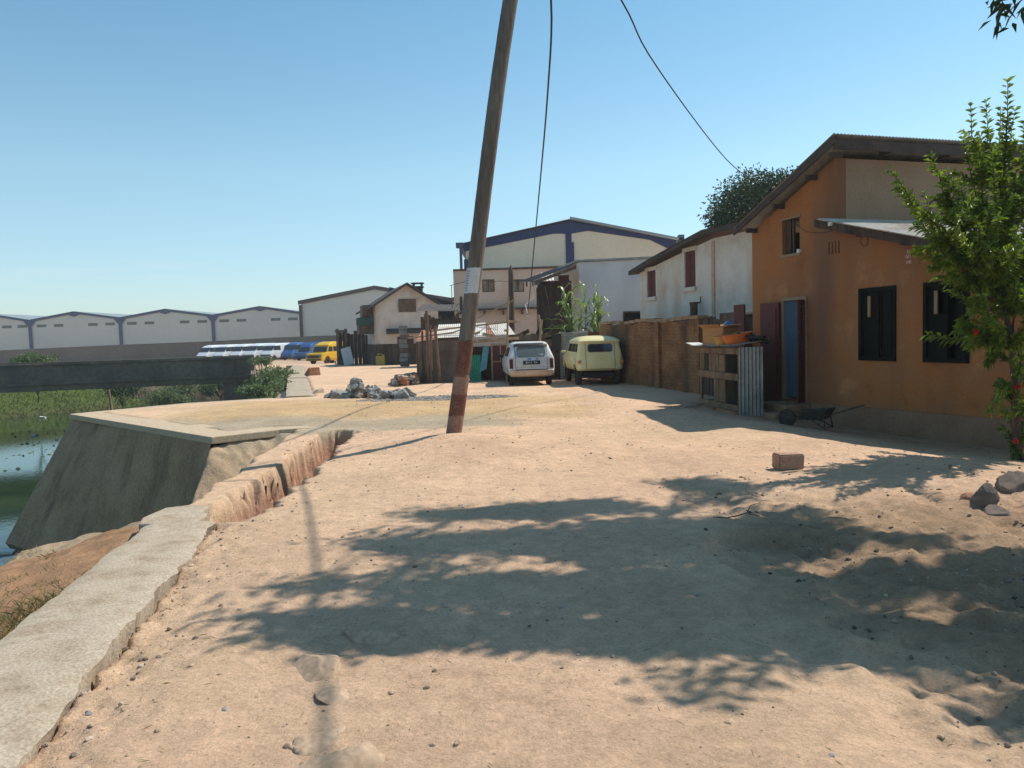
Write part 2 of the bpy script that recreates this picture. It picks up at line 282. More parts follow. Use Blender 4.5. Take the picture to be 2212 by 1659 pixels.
# ------------------------------------------------------------------ object helpers
def tag(o,label=None,cat=None,group=None,kind=None):
    if label: o['label']=label
    if cat: o['category']=cat
    if group: o['group']=group
    if kind: o['kind']=kind
    return o
def thing(name,label,cat,loc=(0,0,0),rz=0,group=None):
    o=bpy.data.objects.new(name,None); COL.objects.link(o); o.location=loc; o.rotation_euler=(0,0,rz); o.empty_display_size=.2
    return tag(o,label,cat,group)
def inv(root):
    return (Matrix.Translation(root.location)@Matrix.Rotation(root.rotation_euler.z,4,'Z')).inverted()
class MB:
    def __init__(s): s.v=[]; s.f=[]; s.m=[]; s.cm=0
    def add(s,vs,fs,m=None):
        o=len(s.v); s.v+= [tuple(v) for v in vs]; s.f+=[tuple(i+o for i in f) for f in fs]; s.m+=[s.cm if m is None else m]*len(fs); return s
    def box(s,c,d,rot=None,m=None,jit=0,taper=1):
        h=[x/2 for x in d]; vs=[]
        for z in(-1,1):
            for x,y in((-1,-1),(1,-1),(1,1),(-1,1)):
                k=taper if z>0 else 1
                v=Vector((x*h[0]*k,y*h[1]*k,z*h[2]))
                if jit: v+=Vector([random.uniform(-jit,jit) for _ in range(3)])
                if rot is not None: v=rot@v
                vs.append(v+Vector(c))
        return s.add(vs,[(3,2,1,0),(4,5,6,7),(0,1,5,4),(1,2,6,5),(2,3,7,6),(3,0,4,7)],m)
    def bb(s,a,b,m=None):
        return s.box([(a[i]+b[i])/2 for i in range(3)],[abs(b[i]-a[i]) for i in range(3)],m=m)
    def quad(s,a,b,c,d,m=None): return s.add([a,b,c,d],[(0,1,2,3)],m)
    def prism(s,poly,axis,a,b,m=None):   # poly in 2 axes, extruded along third from a to b
        def P(p,t):
            return {'x':(t,p[0],p[1]),'y':(p[0],t,p[1]),'z':(p[0],p[1],t)}[axis]
        n=len(poly); vs=[P(p,a) for p in poly]+[P(p,b) for p in poly]
        return s.add(vs,[tuple(range(n))[::-1],tuple(range(n,2*n))]+[(i,(i+1)%n,n+(i+1)%n,n+i) for i in range(n)],m)
    def tube(s,pts,r,n=6,m=None,cap=True):
        pts=[Vector(p) for p in pts]; rs=r if isinstance(r,(list,tuple)) else [r]*len(pts); vs=[]; fs=[]
        up=Vector((.01,.02,1)).normalized()
        for i,p in enumerate(pts):
            t=(pts[min(i+1,len(pts)-1)]-pts[max(i-1,0)]); t=t.normalized() if t.length>1e-9 else Vector((0,0,1))
            a=t.cross(up); a=a if a.length>1e-3 else t.cross(Vector((1,0,0))); a.normalize(); b=t.cross(a)
            for k in range(n):
                q=2*math.pi*k/n; vs.append(p+(a*math.cos(q)+b*math.sin(q))*rs[i])
        for i in range(len(pts)-1):
            for k in range(n): fs.append((i*n+k,i*n+(k+1)%n,(i+1)*n+(k+1)%n,(i+1)*n+k))
        if cap: fs+= [tuple(range(n))[::-1],tuple((len(pts)-1)*n+k for k in range(n))]
        return s.add(vs,fs,m)
    def lathe(s,prof,n=24,c=(0,0,0),axis='z',m=None):
        vs=[];fs=[]
        for r,z in prof:
            for k in range(n):
                q=2*math.pi*k/n
                p=(r*math.cos(q),r*math.sin(q),z) if axis=='z' else (z,r*math.cos(q),r*math.sin(q))
                vs.append((p[0]+c[0],p[1]+c[1],p[2]+c[2]))
        for i in range(len(prof)-1):
            for k in range(n): fs.append((i*n+k,i*n+(k+1)%n,(i+1)*n+(k+1)%n,(i+1)*n+k))
        return s.add(vs,fs,m)
    def sheet(s,o,u,v,pitch=.076,amp=.012,th=.004,nv=2,m=None,jit=0):
        # corrugated sheet: waves across u, ribs run along v
        o=Vector(o);u=Vector(u);v=Vector(v); n=u.cross(v).normalized(); nu=max(4,int(u.length/pitch*4)); vs=[];fs=[]
        for side in (0,1):
            for j in range(nv):
                for i in range(nu+1):
                    a=amp*math.sin(2*math.pi*i/4.)+ (random.uniform(-jit,jit) if jit else 0)
                    vs.append(o+u*(i/nu)+v*(j/(nv-1))+n*(a+(th if side else 0)))
        q=(nu+1)*nv
        for j in range(nv-1):
            for i in range(nu):
                a=j*(nu+1)+i; fs.append((a,a+1,a+nu+2,a+nu+1)); fs.append((q+a+nu+1,q+a+nu+2,q+a+1,q+a))
        for i in range(nu): 
            fs.append((q+i,q+i+1,i+1,i)); b=(nv-1)*(nu+1)+i; fs.append((b,b+1,q+b+1,q+b))
        return s.add(vs,fs,m)
    def build(s,name,mats,parent=None,world=False,smooth=False,loc=None,bevel=0,edge=None):
        me=bpy.data.meshes.new(name); M=None
        vs=s.v
        if parent is not None and world:
            M=inv(parent); vs=[M@Vector(v) for v in vs]
        elif loc is not None: vs=[Vector(v)-Vector(loc) for v in vs]
        me.from_pydata([tuple(v) for v in vs],[],s.f)
        if isinstance(mats,str): mats=[mats]
        for q in mats: me.materials.append(MATS[q])
        if any(s.m): me.polygons.foreach_set('material_index',s.m)
        if smooth:
            me.polygons.foreach_set('use_smooth',[True]*len(me.polygons))
            if smooth!=True:
                me.set_sharp_from_angle(angle=R(smooth))
        me.update()
        o=bpy.data.objects.new(name,me); COL.objects.link(o)
        if parent is not None: o.parent=parent
        elif loc is not None: o.location=loc
        if bevel:
            b=o.modifiers.new('b','BEVEL'); b.width=bevel; b.segments=2; b.limit_method='ANGLE'
        return o
def text_part(name,body,size,material,parent,M,depth=.002):
    cu=bpy.data.curves.new(name,'FONT'); cu.body=body; cu.size=size; cu.extrude=depth; cu.align_x='CENTER'; cu.align_y='CENTER'; cu.space_line=1.05
    t=bpy.data.objects.new('tmp',cu); COL.objects.link(t); bpy.context.view_layer.update()
    me=bpy.data.meshes.new_from_object(t.evaluated_get(bpy.context.evaluated_depsgraph_get())); bpy.data.objects.remove(t)
    me.transform(M); me.materials.clear(); me.materials.append(MATS[material]); me.name=name
    o=bpy.data.objects.new(name,me); COL.objects.link(o); o.parent=parent; return o
def copy_thing(root,loc,rz,label=None):
    r=root.copy(); COL.objects.link(r); r.location=loc; r.rotation_euler=(0,0,rz)
    if label: r['label']=label
    for ch in list(root.children):
        c=ch.copy(); COL.objects.link(c); c.parent=r
        for g in list(ch.children):
            d=g.copy(); COL.objects.link(d); d.parent=c
    return r
# ------------------------------------------------------------------ ground sheet
def axis(segs):
    out=[]
    for a,b,st in segs: out+=list(np.arange(a,b-1e-9,st))
    return out
def geo(a,b,s0,k):
    out=[];x=a;s=s0
    while x<b: out.append(x); x+=s; s*=k
    out.append(b); return out
gx=sorted(set(np.round([-q for q in geo(12,420,.12,1.09)]+axis([(-12,-5.5,.09),(-5.5,-1.2,.03),(-1.2,5,.045),(5,8,.07)])+geo(8,420,.1,1.09),4)))
gyy=sorted(set(np.round([-q for q in geo(-1.5,60,.15,1.15)]+axis([(1.5,9,.03),(9,14.4,.035),(14.4,24,.08),(24,32,.12)])+geo(32,600,.16,1.04),4)))
GX=np.array(gx);GY=np.array(gyy); XX,YY=np.meshgrid(GX,GY); ZZ=terr(XX,YY)
nx,ny=len(GX),len(GY)
me=bpy.data.meshes.new('ground'); co=np.stack([XX.ravel(),YY.ravel(),ZZ.ravel()],1)
idx=np.arange(nx*ny).reshape(ny,nx); fa=np.stack([idx[:-1,:-1].ravel(),idx[:-1,1:].ravel(),idx[1:,1:].ravel(),idx[1:,:-1].ravel()],1)
me.vertices.add(nx*ny); me.vertices.foreach_set('co',co.ravel()); me.loops.add(fa.size); me.loops.foreach_set('vertex_index',fa.ravel().astype(np.int32))
me.polygons.add(len(fa)); me.polygons.foreach_set('loop_start',np.arange(0,fa.size,4,dtype=np.int32)); me.polygons.foreach_set('loop_total',np.full(len(fa),4,dtype=np.int32))
me.polygons.foreach_set('use_smooth',np.ones(len(fa),bool)); me.update(); me.validate()
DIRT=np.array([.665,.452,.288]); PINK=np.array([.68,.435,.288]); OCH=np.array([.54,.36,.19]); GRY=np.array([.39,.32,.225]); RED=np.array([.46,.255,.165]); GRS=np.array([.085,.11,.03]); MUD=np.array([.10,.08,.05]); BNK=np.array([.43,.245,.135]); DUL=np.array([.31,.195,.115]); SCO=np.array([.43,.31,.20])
C=np.zeros((ny,nx,3))+DIRT
def blend(C,k,col): k=np.clip(k,0,1)[...,None]; return C*(1-k)+col*k
x,y,z=XX,YY,ZZ
wob=fbm(x/1.5,y/1.5,91,4)
C=blend(C,ss((fbm(x/2.5,y/2.5,93,4))+.5)*.7,PINK)
C=blend(C,ss((y-14.7+wob)/.9)*ss((21.0-y+1.0*wob)/1.2)*ss((1.8-x+2*wob)/2.0)*ss((x+8.5)/2)*.9,OCH)
C=blend(C,ss((y-13.3+.6*wob-.15*(x+4))/.5)*ss((16.3+.3*(-x-4).clip(0,5)-y+1.2*wob)/1.0)*ss((.5-x+2*wob)/2.0)*.85,GRY)
gv=ss((.9-np.hypot((x+1.9)/1.9,(y-19.9)/.8)+.5*wob)/.2); C=blend(C,gv*.9,np.array([.27,.26,.23]))
dl=(10.475-.3*y-x)*.958
C=blend(C,ss((x-1.4+.8*wob)/1.2)*ss((7.6-y+wob)/1.5)*.75,DUL)  # darker littered soil, its tone also deepening the tree shade
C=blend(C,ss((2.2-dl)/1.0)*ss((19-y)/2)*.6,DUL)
d=xl(y)-x
C=blend(C,ss((d+.1)/.25)*(y<8),BNK); C=blend(C,ss((d-2.2+wob)/.8)*(y<8),DUL*.7)
C=blend(C,ss((d-.2)/.6)*(y>23),np.array([.28,.19,.12]))
sc=ss((-.10-z)/.25)*(y>7.6)*(y<14.3)*(x<-2.2); C=blend(C,sc*(x>-3.4),RED); C=blend(C,sc*(x<=-3.4),SCO)
C=blend(C,ss((-2.2-z)/.4),MUD)
df=np.interp(y,XFy,XFx)-x; C=blend(C,ss((df-.3)/.8),GRS)
C=blend(C,ss((y-68)/6)*.6,np.array([.40,.28,.2]))
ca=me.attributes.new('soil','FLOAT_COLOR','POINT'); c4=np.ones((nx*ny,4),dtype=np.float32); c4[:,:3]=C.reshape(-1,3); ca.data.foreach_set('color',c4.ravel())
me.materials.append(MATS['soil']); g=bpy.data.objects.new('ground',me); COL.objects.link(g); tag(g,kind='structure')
wm=MB(); wm.quad((-160,-50,WATER),(-1,-50,WATER),(-1,420,WATER),(-160,420,WATER)); wo=wm.build('canal_water','water'); tag(wo,kind='structure')
# ------------------------------------------------------------------ walls with openings (local frame: x along, y inward, z up; front face at y=0)
def wall(mb,top,zb,holes,th,m=0,y0=0.):
    def tz(s):
        return float(np.interp(s,[t[0] for t in top],[t[1] for t in top]))
    br=sorted(set([t[0] for t in top]+[h[0] for h in holes]+[h[1] for h in holes])); br=[b for b in br if top[0][0]-1e-6<=b<=top[-1][0]+1e-6]
    for a,b in zip(br[:-1],br[1:]):
        if b-a<1e-5: continue
        mid=(a+b)/2; hs=sorted([h for h in holes if h[0]<mid<h[1]],key=lambda h:h[2]); lo=[zb,zb]
        for h in hs+[None]:
            hi=[tz(a+1e-7),tz(b-1e-7)] if h is None else [h[2],h[2]]
            for y,fl in((y0,0),(y0+th,1)):
                q=[(a,y,lo[0]),(b,y,lo[1]),(b,y,hi[1]),(a,y,hi[0])]
                mb.add(q if not fl else q[::-1],[(0,1,2,3)],m)
            if h is None: mb.add([(a,y0,hi[0]),(b,y0,hi[1]),(b,y0+th,hi[1]),(a,y0+th,hi[0])],[(0,1,2,3)],m)
            else: lo=[h[3],h[3]]
    for s0,s1,z0,z1 in holes:
        A,B=y0,y0+th
        mb.quad((s0,A,z0),(s1,A,z0),(s1,B,z0),(s0,B,z0),m); mb.quad((s0,A,z1),(s0,B,z1),(s1,B,z1),(s1,A,z1),m)
        mb.quad((s0,A,z0),(s0,B,z0),(s0,B,z1),(s0,A,z1),m); mb.quad((s1,A,z0),(s1,A,z1),(s1,B,z1),(s1,B,z0),m)
    for s,(a,b) in ((top[0][0],(1,0)),(top[-1][0],(0,1))):
        z1=tz(s); mb.quad((s,y0,zb),(s,y0+th,zb),(s,y0+th,z1),(s,y0,z1),m)
    return mb
def planks(mb,x0,x1,y,z0,z1,n,t=.02,gap=.01,jit=.02,m=0,vert=True,jz=.06):
    w=(x1-x0)/n if vert else (z1-z0)/n
    for i in range(n):
        j=random.uniform(-jit,jit); k=random.uniform(0,jz)
        if vert: mb.bb((x0+i*w+gap/2,y+j,z0-k*.3),(x0+(i+1)*w-gap/2,y+j+t,z1-k),m)
        else: mb.bb((x0-k,y+j,z0+i*w+gap/2),(x1+k*.5,y+j+t,z0+(i+1)*w-gap/2),m)
    return mb
A0=math.atan2(-.9578,.2873)

# ================================================================== ORANGE HOUSE
oh=thing('orange_house','two level house of orange ochre plaster with green shuttered windows and tin roofs','house',(5.33,17.15,0),A0)
tl=[(0,3.72),(2.639,4.72),(2.641,3.42),(7.0,2.28)]
wins=[(3.32,4.11,1.03,2.23),(4.78,5.57,1.03,2.23)]
door_h=(1.10,1.80,.13,2.18); uw=(1.06,1.62,3.10,3.80)
b=MB(); wall(b,tl,-.6,wins+[door_h,uw]+[(2.46+.09*i,2.495+.09*i,2.96,3.19) for i in range(4)],.25)
b.quad((0,.25,-.6),(0,7.5,-.6),(0,7.5,3.72),(0,.25,3.72)); b.quad((0,7.5,-.6),(7,7.5,-.6),(7,7.5,2.2),(0,7.5,3.6)); b.quad((7,.25,-.6),(7,7.5,-.6),(7,7.5,2.25),(7,.25,2.25))
b.build('front_wall','ochre_plaster',oh)
b=MB(); b.bb((2.40,.252,-.3),(2.638,7.45,4.72)); b.build('upper_side_wall','brown_plaster',oh)
b=MB(); wall(b,[(0,.12),(1.08,.12)],-.6,[],.05,y0=-.05); wall(b,[(1.82,.125),(7.03,.21)],-.6,[],.05,y0=-.05); b.build('plinth','plinth_plaster',oh)
# main roof: corrugated, ribs run down the slope
rf=MB(); rf.sheet((3.0,-.32,5.06),(0,7.9,0),(-3.27,0,-1.24),amp=.014,th=.005); rfo=rf.build('roof','tin',oh)
rb=MB(); rb.prism([(2.98,4.89),(2.98,5.03),(-.26,3.80),(-.26,3.68)],'y',-.30,-.26)
rb.bb((2.92,-.26,4.80),(2.965,7.4,4.98))
for yy in (1,2.4,3.8,5.2,6.6): rb.bb((2.64,yy,4.78),(2.92,yy+.06,4.88))
for ss_ in (.15,1.1,2.1,2.8): 
    zz=3.72+ss_*.379; rb.bb((ss_,-.26,zz-.10),(ss_+.06,.0,zz-.01))
rb.build('roof_timber','dark_roof',oh)
lr=MB(); lr.sheet((2.645,-.40,3.60),(0,7.8,0),(4.65,0,-1.23),amp=.014,th=.005); lro=lr.build('lean_to_roof','tin_light',oh)
lb=MB(); lb.prism([(2.55,3.46),(2.55,3.60),(7.25,2.35),(7.25,2.21)],'y',-.385,-.35); lb.bb((2.64,-.35,3.42),(2.72,0,3.52))
for s_ in (3.6,4.6,5.6,6.6): lb.bb((s_,-.35,3.50-(s_-2.64)*.264-.10),(s_+.06,0,3.50-(s_-2.64)*.264))
lb.build('fascia_board','wood_dark',oh)
# near-black panels painting in the unlit rooms behind openings
b=MB(); b.bb((.7,.9,0),(2.3,.95,2.6)); b.bb((3.1,.9,.6),(5.9,.95,2.25)); b.bb((.9,.9,2.7),(1.9,.95,4.0)); b.build('interior','interior_shade',oh)
for i,(a,c,z0,z1) in enumerate(wins):
    fr=MB(); t=.05
    fr.bb((a-.04,-.03,z0-.04),(a+.03,.10,z1+.04)); fr.bb((c-.03,-.03,z0-.04),(c+.04,.10,z1+.04)); fr.bb((a+.03,-.03,z1-.03),(c-.03,.10,z1+.04)); fr.bb((a+.03,-.03,z0-.04),(c-.03,.10,z0+.03))
    f=fr.build('window','green_dark_paint',oh)
    if i==0: f['label']='dark window with shutters ajar'
    s1=MB(); x0=a+.03; x1=a+.40
    s1.bb((x0,.02,z0+.03),(x0+.09,.055,z1-.03)); s1.bb((x1-.06,.02,z0+.03),(x1,.055,z1-.03)); s1.bb((x0+.09,.02,z0+.03),(x1-.06,.055,z1-.47)); s1.bb((x0+.09,.02,z1-.1),(x1-.06,.055,z1-.03))
    s1.build('casement','green_dark_paint',f)
    s2=MB(); s2.bb((x0+.09,.03,z1-.47),(x0+.16,.04,z1-.10)); s2.build('pane','brown_plaster',f)
    q=Matrix.Rotation(-.35 if i==0 else -.5,3,'Z'); s3=MB()
    for j in range(3): s3.box(Vector((c-.03,-.03,(z0+z1)/2))+q@Vector((-.065-.12*j,0,0)),(.115,.028,z1-z0-.04),q)
    s3.build('shutter','green_dark_paint',f)
b=MB(); a,c,z0,z1=uw
b.bb((a-.03,-.02,z0-.05),(c+.03,.06,z0)); b.build('window_sill','brown_plaster',oh); b=MB(); b.bb((a-.03,-.02,z1),(c+.03,.06,z1+.03)); 
f=b.build('upper_window','brown_plaster',oh)
b=MB(); b.bb((a,.08,z0),(a+.17,.11,z1)); q=Matrix.Rotation(-.6,3,'Z'); b.box(Vector((c-.01,.06,(z0+z1)/2))+q@Vector((-.10,0,0)),(.2,.025,z1-z0-.03),q); b.bb((a+.26,.06,z0),(a+.3,.1,z1)); b.build('shutter','wood_dark',f)
b=MB(); b.bb((1.60,-.06,3.09),(1.68,.03,3.16)); b.build('lamp','white_pvc',f)
# door
b=MB(); b.bb((1.06,-.03,.13),(1.12,.16,2.22)); b.bb((1.78,-.03,.13),(1.84,.16,2.22)); b.bb((1.12,-.03,2.16),(1.78,.16,2.22)); dr=b.build('door','brown_plaster',oh)
b=MB(); b.bb((.42,-.10,.10),(1.06,-.055,2.14)); b.bb((.5,-.115,1.25),(.98,-.1,2.0)); b.bb((.5,-.115,.25),(.98,-.1,1.1)); b.build('door_leaf','red_paint',dr)
b=MB(); b.lathe([(.0,-.17),(.028,-.165),(.03,-.14),(.012,-.13),(.012,-.11)],10); 
for i,v in enumerate(b.v): b.v[i]=(v[0]+.47,v[2],v[1]+1.1)
b.build('handle','iron',dr)
q=Matrix.Rotation(R(112),3,'Z')@Matrix.Diagonal((.58,1,1)); b=MB()
for (c_,d_) in (((-.19,0,1.1),(.38,.035,.12)),((-.19,0,2.1),(.38,.035,.1)),((-.19,0,.2),(.38,.035,.16)),((-.02,0,1.15),(.06,.035,2.0)),((-.36,0,1.15),(.06,.035,2.0))): b.box(Vector((1.80,-.05,0))+q@Vector(c_),d_,q)
for k in range(20): b.box(Vector((1.80,-.05,0))+q@Vector((-.19,0,1.2+.042*k)),(.3,.03,.012),q@Matrix.Rotation(.6,3,'X'))
b.box(Vector((1.80,-.05,0))+q@Vector((-.19,0,.65)),(.3,.015,.8),q); b.build('door_leaf','red_brown_paint',dr)
b=MB(); n=30; 
for k in range(n): 
    x0=1.12+.46*k/n; x1=1.12+.46*(k+1)/n; y_=lambda t:.045+.018*math.sin(t*55)
    b.quad((x0,y_(x0),.2),(x1,y_(x1),.2),(x1,y_(x1),2.15),(x0,y_(x0),2.15))
b.build('curtain','curtain_blue',dr,smooth=True)
b=MB(); b.bb((.95,-.62,-.5),(2.0,-.06,.10)); b.bb((.7,-.95,-.5),(2.1,-.63,-.04)); b.build('door_step','concrete_dark',oh,bevel=.02)
Mt=Matrix.Translation((4.41,-.004,2.72))@Matrix.Rotation(math.pi/2,4,'X')
for k_,tx_ in enumerate(('24','001','108')): text_part('number_mark',tx_,.08,'letter_pink',oh,Matrix.Translation((4.41,-.004,2.81-.09*k_))@Matrix.Rotation(math.pi/2,4,'X'),.002)
b=MB(); b.tube([(1.66,-.08,3.62),(2.0,-.12,3.45),(2.5,-.15,3.36),(3.0,-.2,3.36),(3.35,-.36,3.33)],.006,5); b.tube([(3.42+.1*math.cos(t*.7)*(1-t*.02),-.02,3.12-.12*math.sin(t*.7)) for t in range(10)],.005,5); b.build('wire','cable',oh)
b=MB(); b.bb((2.98,-.43,3.42),(3.06,-.39,3.48)); b.build('wire_bracket','white_pvc',oh)

# ================================================================== WHITE HOUSE WITH RED SHUTTERS
wh=thing('white_house','long white house with dark red shutters and stained plaster beside the orange house','house',(4.36,26.12,0),A0)
tl=[(0,3.58),(3.0,3.95),(4.6,4.14),(7.4,4.1)]
hs=[(.52,1.13,2.74,3.58),(2.98,3.61,2.89,3.93)]
b=MB(); wall(b,tl,-.3,hs,.22); b.quad((0,.22,-.3),(0,5,-.3),(0,5,3.58),(0,.22,3.58)); b.build('wall','white_plaster',wh)
for (a,c,z0,z1) in hs:
    f=MB(); f.bb((a-.06,-.07,z0-.13),(c+.06,.05,z0-.01)); fo=f.build('window_sill','white_plaster',wh,bevel=.01)
    s=MB(); m_=(a+c)/2; s.bb((a+.01,.04,z0),(m_-.006,.07,z1)); s.bb((m_+.006,.04,z0),(c-.01,.07,z1))
    for zz in np.arange(z0+.06,z1-.05,.05): s.bb((a+.05,.025,zz),(m_-.04,.04,zz+.03)); s.bb((m_+.04,.025,zz),(c-.05,.04,zz+.03))
    s.build('shutter','red_paint',wh)
    s=MB(); s.bb((a-.08,-.03,z1),(c+.08,.02,min(z1+.12,4.05))); s.build('lintel','white_plaster',wh)
b=MB(); b.bb((4.52,-.035,-.3),(4.66,-.001,4.05)); o=b.build('pilaster','pink_stain',wh); o['label']='reddish stained strip'
r=MB(); P=[(-.28,3.52),(1.2,3.78),(3.0,4.05),(4.5,4.26),(7.5,4.2)]
for (a,za),(c,zc) in zip(P[:-1],P[1:]):
    r.add([(a,-.28,za),(c,-.28,zc),(c,-.28,zc+.12),(a,-.28,za+.12),(a,4.9,za+.5),(c,4.9,zc+.5),(c,4.9,zc+.62),(a,4.9,za+.62)],[(0,1,2,3),(3,2,6,7),(1,0,4,5),(4,7,6,5)]+([(0,3,7,4)] if a<0 else [])+([(1,5,6,2)] if c>7 else []))
r.build('roof','dark_roof',wh)
r=MB()
for (a,za),(c,zc) in zip(P[:-1],P[1:]): r.add([(a,-.31,za+.124),(c,-.31,zc+.124),(c,4.9,zc+.625),(a,4.9,za+.625)],[(0,1,2,3)])
r.build('roof_sheet','tin',wh)
fl=thing('flue_pipe','grey capped flue pipe rising in front of the white house wall','pipe',(5.25,22.3,0),0)
b=MB(); b.lathe([(.0,.3),(.11,.3),(.11,2.35),(.125,2.35),(.125,2.42),(0,2.42)],14); b.build('pipe','rusty_tin',fl,smooth=40); b=MB(); b.bb((.12,-.01,2.38),(.2,.01,2.42)); b.bb((.18,-.012,2.40),(.205,.012,2.58)); b.build('bracket','rusty_tin',fl)
b=MB(); p=gy(1402,695,23.3); b.prism([(-.05,0),(.05,0),(.055,p.z-.12),(.0,p.z),(-.055,p.z-.1)],'y',-.04,.04); o=b.build('fence_stake','wood_dark'); o.location=(p.x,23.3,0); tag(o,'short dark stake against the white house wall behind the brick wall','stake')

# ================================================================== MIDDLE WHITE BUILDING WITH DARK PORCH
mh=thing('plastered_house','pale blue grey plastered house with a dark timber porch','house',(2.95,33,0),0)
b=MB(); wall(b,[(0,4.62),(6.5,4.75)],-.2,[(1.85,2.65,1.55,2.45)],.25); b.build('front_wall','grey_plaster',mh)
b=MB(); b.add([(0,0,-.2),(-.9,3,-.2),(-.9,3,4.5),(0,0,4.62)],[(1,0,3,2)]); b.add([(-.9,3,-.2),(-.9,3,4.5),(6,3,4.7),(6,3,-.2)],[(0,1,2,3)]); b.build('side_wall','white_plaster',mh)
b=MB(); b.bb((1.6,.6,1.3),(2.9,.65,2.6)); b.build('interior','interior_shade',mh)  # near-black panel painting the unlit depth of the window
b=MB(); b.bb((1.83,-.03,1.52),(2.67,.02,1.57)); b.bb((1.83,-.03,2.43),(2.67,.02,2.5)); b.bb((1.83,-.03,1.57),(1.88,.02,2.43)); b.bb((2.62,-.03,1.57),(2.67,.02,2.43)); b.build('window','wood_dark',mh)
b=MB(); b.add([(-.1,-.12,4.63),(6.6,-.12,4.76),(6.6,-.12,4.84),(-.1,-.12,4.71),(-.95,3.2,4.55),(6.6,3.2,4.8),(6.6,3.2,4.9),(-.95,3.2,4.63)],[(0,1,2,3),(3,2,6,7),(0,3,7,4),(1,5,6,2)]); b.build('roof','tin',mh)
pr=MB(); 
A_=gy(1155,606,30.4)-Vector(mh.location); B_=gy(1245,573,31.5)-Vector(mh.location)
pr.sheet((A_.x,A_.y-.1,A_.z+.02),(B_.x-A_.x,B_.y-A_.y,B_.z-A_.z),(-.6,3.2,.15),amp=.015,th=.01); pr.build('porch_roof','rusty_tin',mh)
pf=MB(); pf.add([(A_.x,A_.y,A_.z-.14),(B_.x,B_.y,B_.z-.14),(B_.x,B_.y,B_.z),(A_.x,A_.y,A_.z)],[(0,1,2,3)]); 
pf.box((A_.x+.08,A_.y-.02,A_.z-.09),(.2,.12,.18)); 
pf.build('porch_fascia','rusty_tin',mh)
pw=MB()
x0=A_.x+.06
for k in range(3): pw.bb((x0+k*.55,A_.y+.15+k*.2,-.1),(x0+k*.55+.07,A_.y+.22+k*.2,3.45+k*.22))
pw.bb((x0+.1,A_.y+1.66,-.1),(x0+1.5,A_.y+1.7,3.8)); planks(pw,x0,x0+.62,A_.y+.3,.6,2.75,5,.02,.015); planks(pw,x0+.2,x0+1.35,A_.y+1.6,-.1,3.7,10,.03,.0)  # solid dark panel added behind the posts to fill in the porch's darkness
pw.tube([(x0+.5,A_.y+.2,2.6),(x0+.32,A_.y+.15,3.5)],.025,6)
pw.build('porch_timber','wood_dark',mh)
b=MB(); p0=gy(1207,629,31.9)-Vector(mh.location); p1=gy(1229,594,31.9)-Vector(mh.location); b.bb((p0.x,p0.y,p0.z),(p1.x,p1.y+.04,p1.z)); b.build('shutter','red_brown_paint',mh)
b=MB(); q=gy(1170,590,36)-Vector(mh.location); b.sheet((q.x,q.y,q.z-.35),(1.9,0,0),(-.0,1.2,.45),amp=.02,pitch=.15); b.build('rear_roof','tin_light',mh)

# ================================================================== BIG WAREHOUSE
W0=gy(1230,478,60)
bw=thing('warehouse','big cream warehouse with dark blue gable trim behind the low houses','warehouse',(W0.x,60,0),0)
xl_=gy(1001,525,60).x-W0.x; xr_=gy(1461,530,60).x-W0.x; zl_=8.75; zr_=8.55; zp=W0.z
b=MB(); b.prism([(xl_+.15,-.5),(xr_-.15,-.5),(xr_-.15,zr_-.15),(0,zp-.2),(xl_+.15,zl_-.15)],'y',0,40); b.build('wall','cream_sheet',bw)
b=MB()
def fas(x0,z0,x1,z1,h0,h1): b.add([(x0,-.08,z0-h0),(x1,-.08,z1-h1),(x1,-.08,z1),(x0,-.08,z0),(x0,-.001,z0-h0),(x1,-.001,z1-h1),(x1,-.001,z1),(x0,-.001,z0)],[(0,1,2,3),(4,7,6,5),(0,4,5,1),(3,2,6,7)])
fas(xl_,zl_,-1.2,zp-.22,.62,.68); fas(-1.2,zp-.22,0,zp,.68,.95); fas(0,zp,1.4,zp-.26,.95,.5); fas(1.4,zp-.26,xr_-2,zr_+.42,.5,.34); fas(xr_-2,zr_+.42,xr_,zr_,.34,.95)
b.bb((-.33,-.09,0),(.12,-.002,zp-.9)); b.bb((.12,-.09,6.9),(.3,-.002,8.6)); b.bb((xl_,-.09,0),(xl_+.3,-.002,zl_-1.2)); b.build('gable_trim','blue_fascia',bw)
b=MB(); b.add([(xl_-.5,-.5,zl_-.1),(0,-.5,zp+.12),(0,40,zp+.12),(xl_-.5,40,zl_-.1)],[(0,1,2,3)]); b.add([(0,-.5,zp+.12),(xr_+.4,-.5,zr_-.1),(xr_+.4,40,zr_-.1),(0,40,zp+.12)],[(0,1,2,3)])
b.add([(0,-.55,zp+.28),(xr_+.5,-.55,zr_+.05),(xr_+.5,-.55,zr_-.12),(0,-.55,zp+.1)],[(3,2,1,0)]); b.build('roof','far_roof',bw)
b=MB(); b.bb((xl_-.55,-.55,zl_-.35),(xl_-.0,.1,zl_+.02)); b.bb((xl_-.30,-.4,-.3),(xl_-.1,-.15,zl_-.3)); b.build('gutter','far_fascia',bw); b=MB(); b.bb((xr_+.1,-.55,zr_-.2),(xr_+.5,.1,zr_+.35)); b.build('gutter','far_fascia',bw)
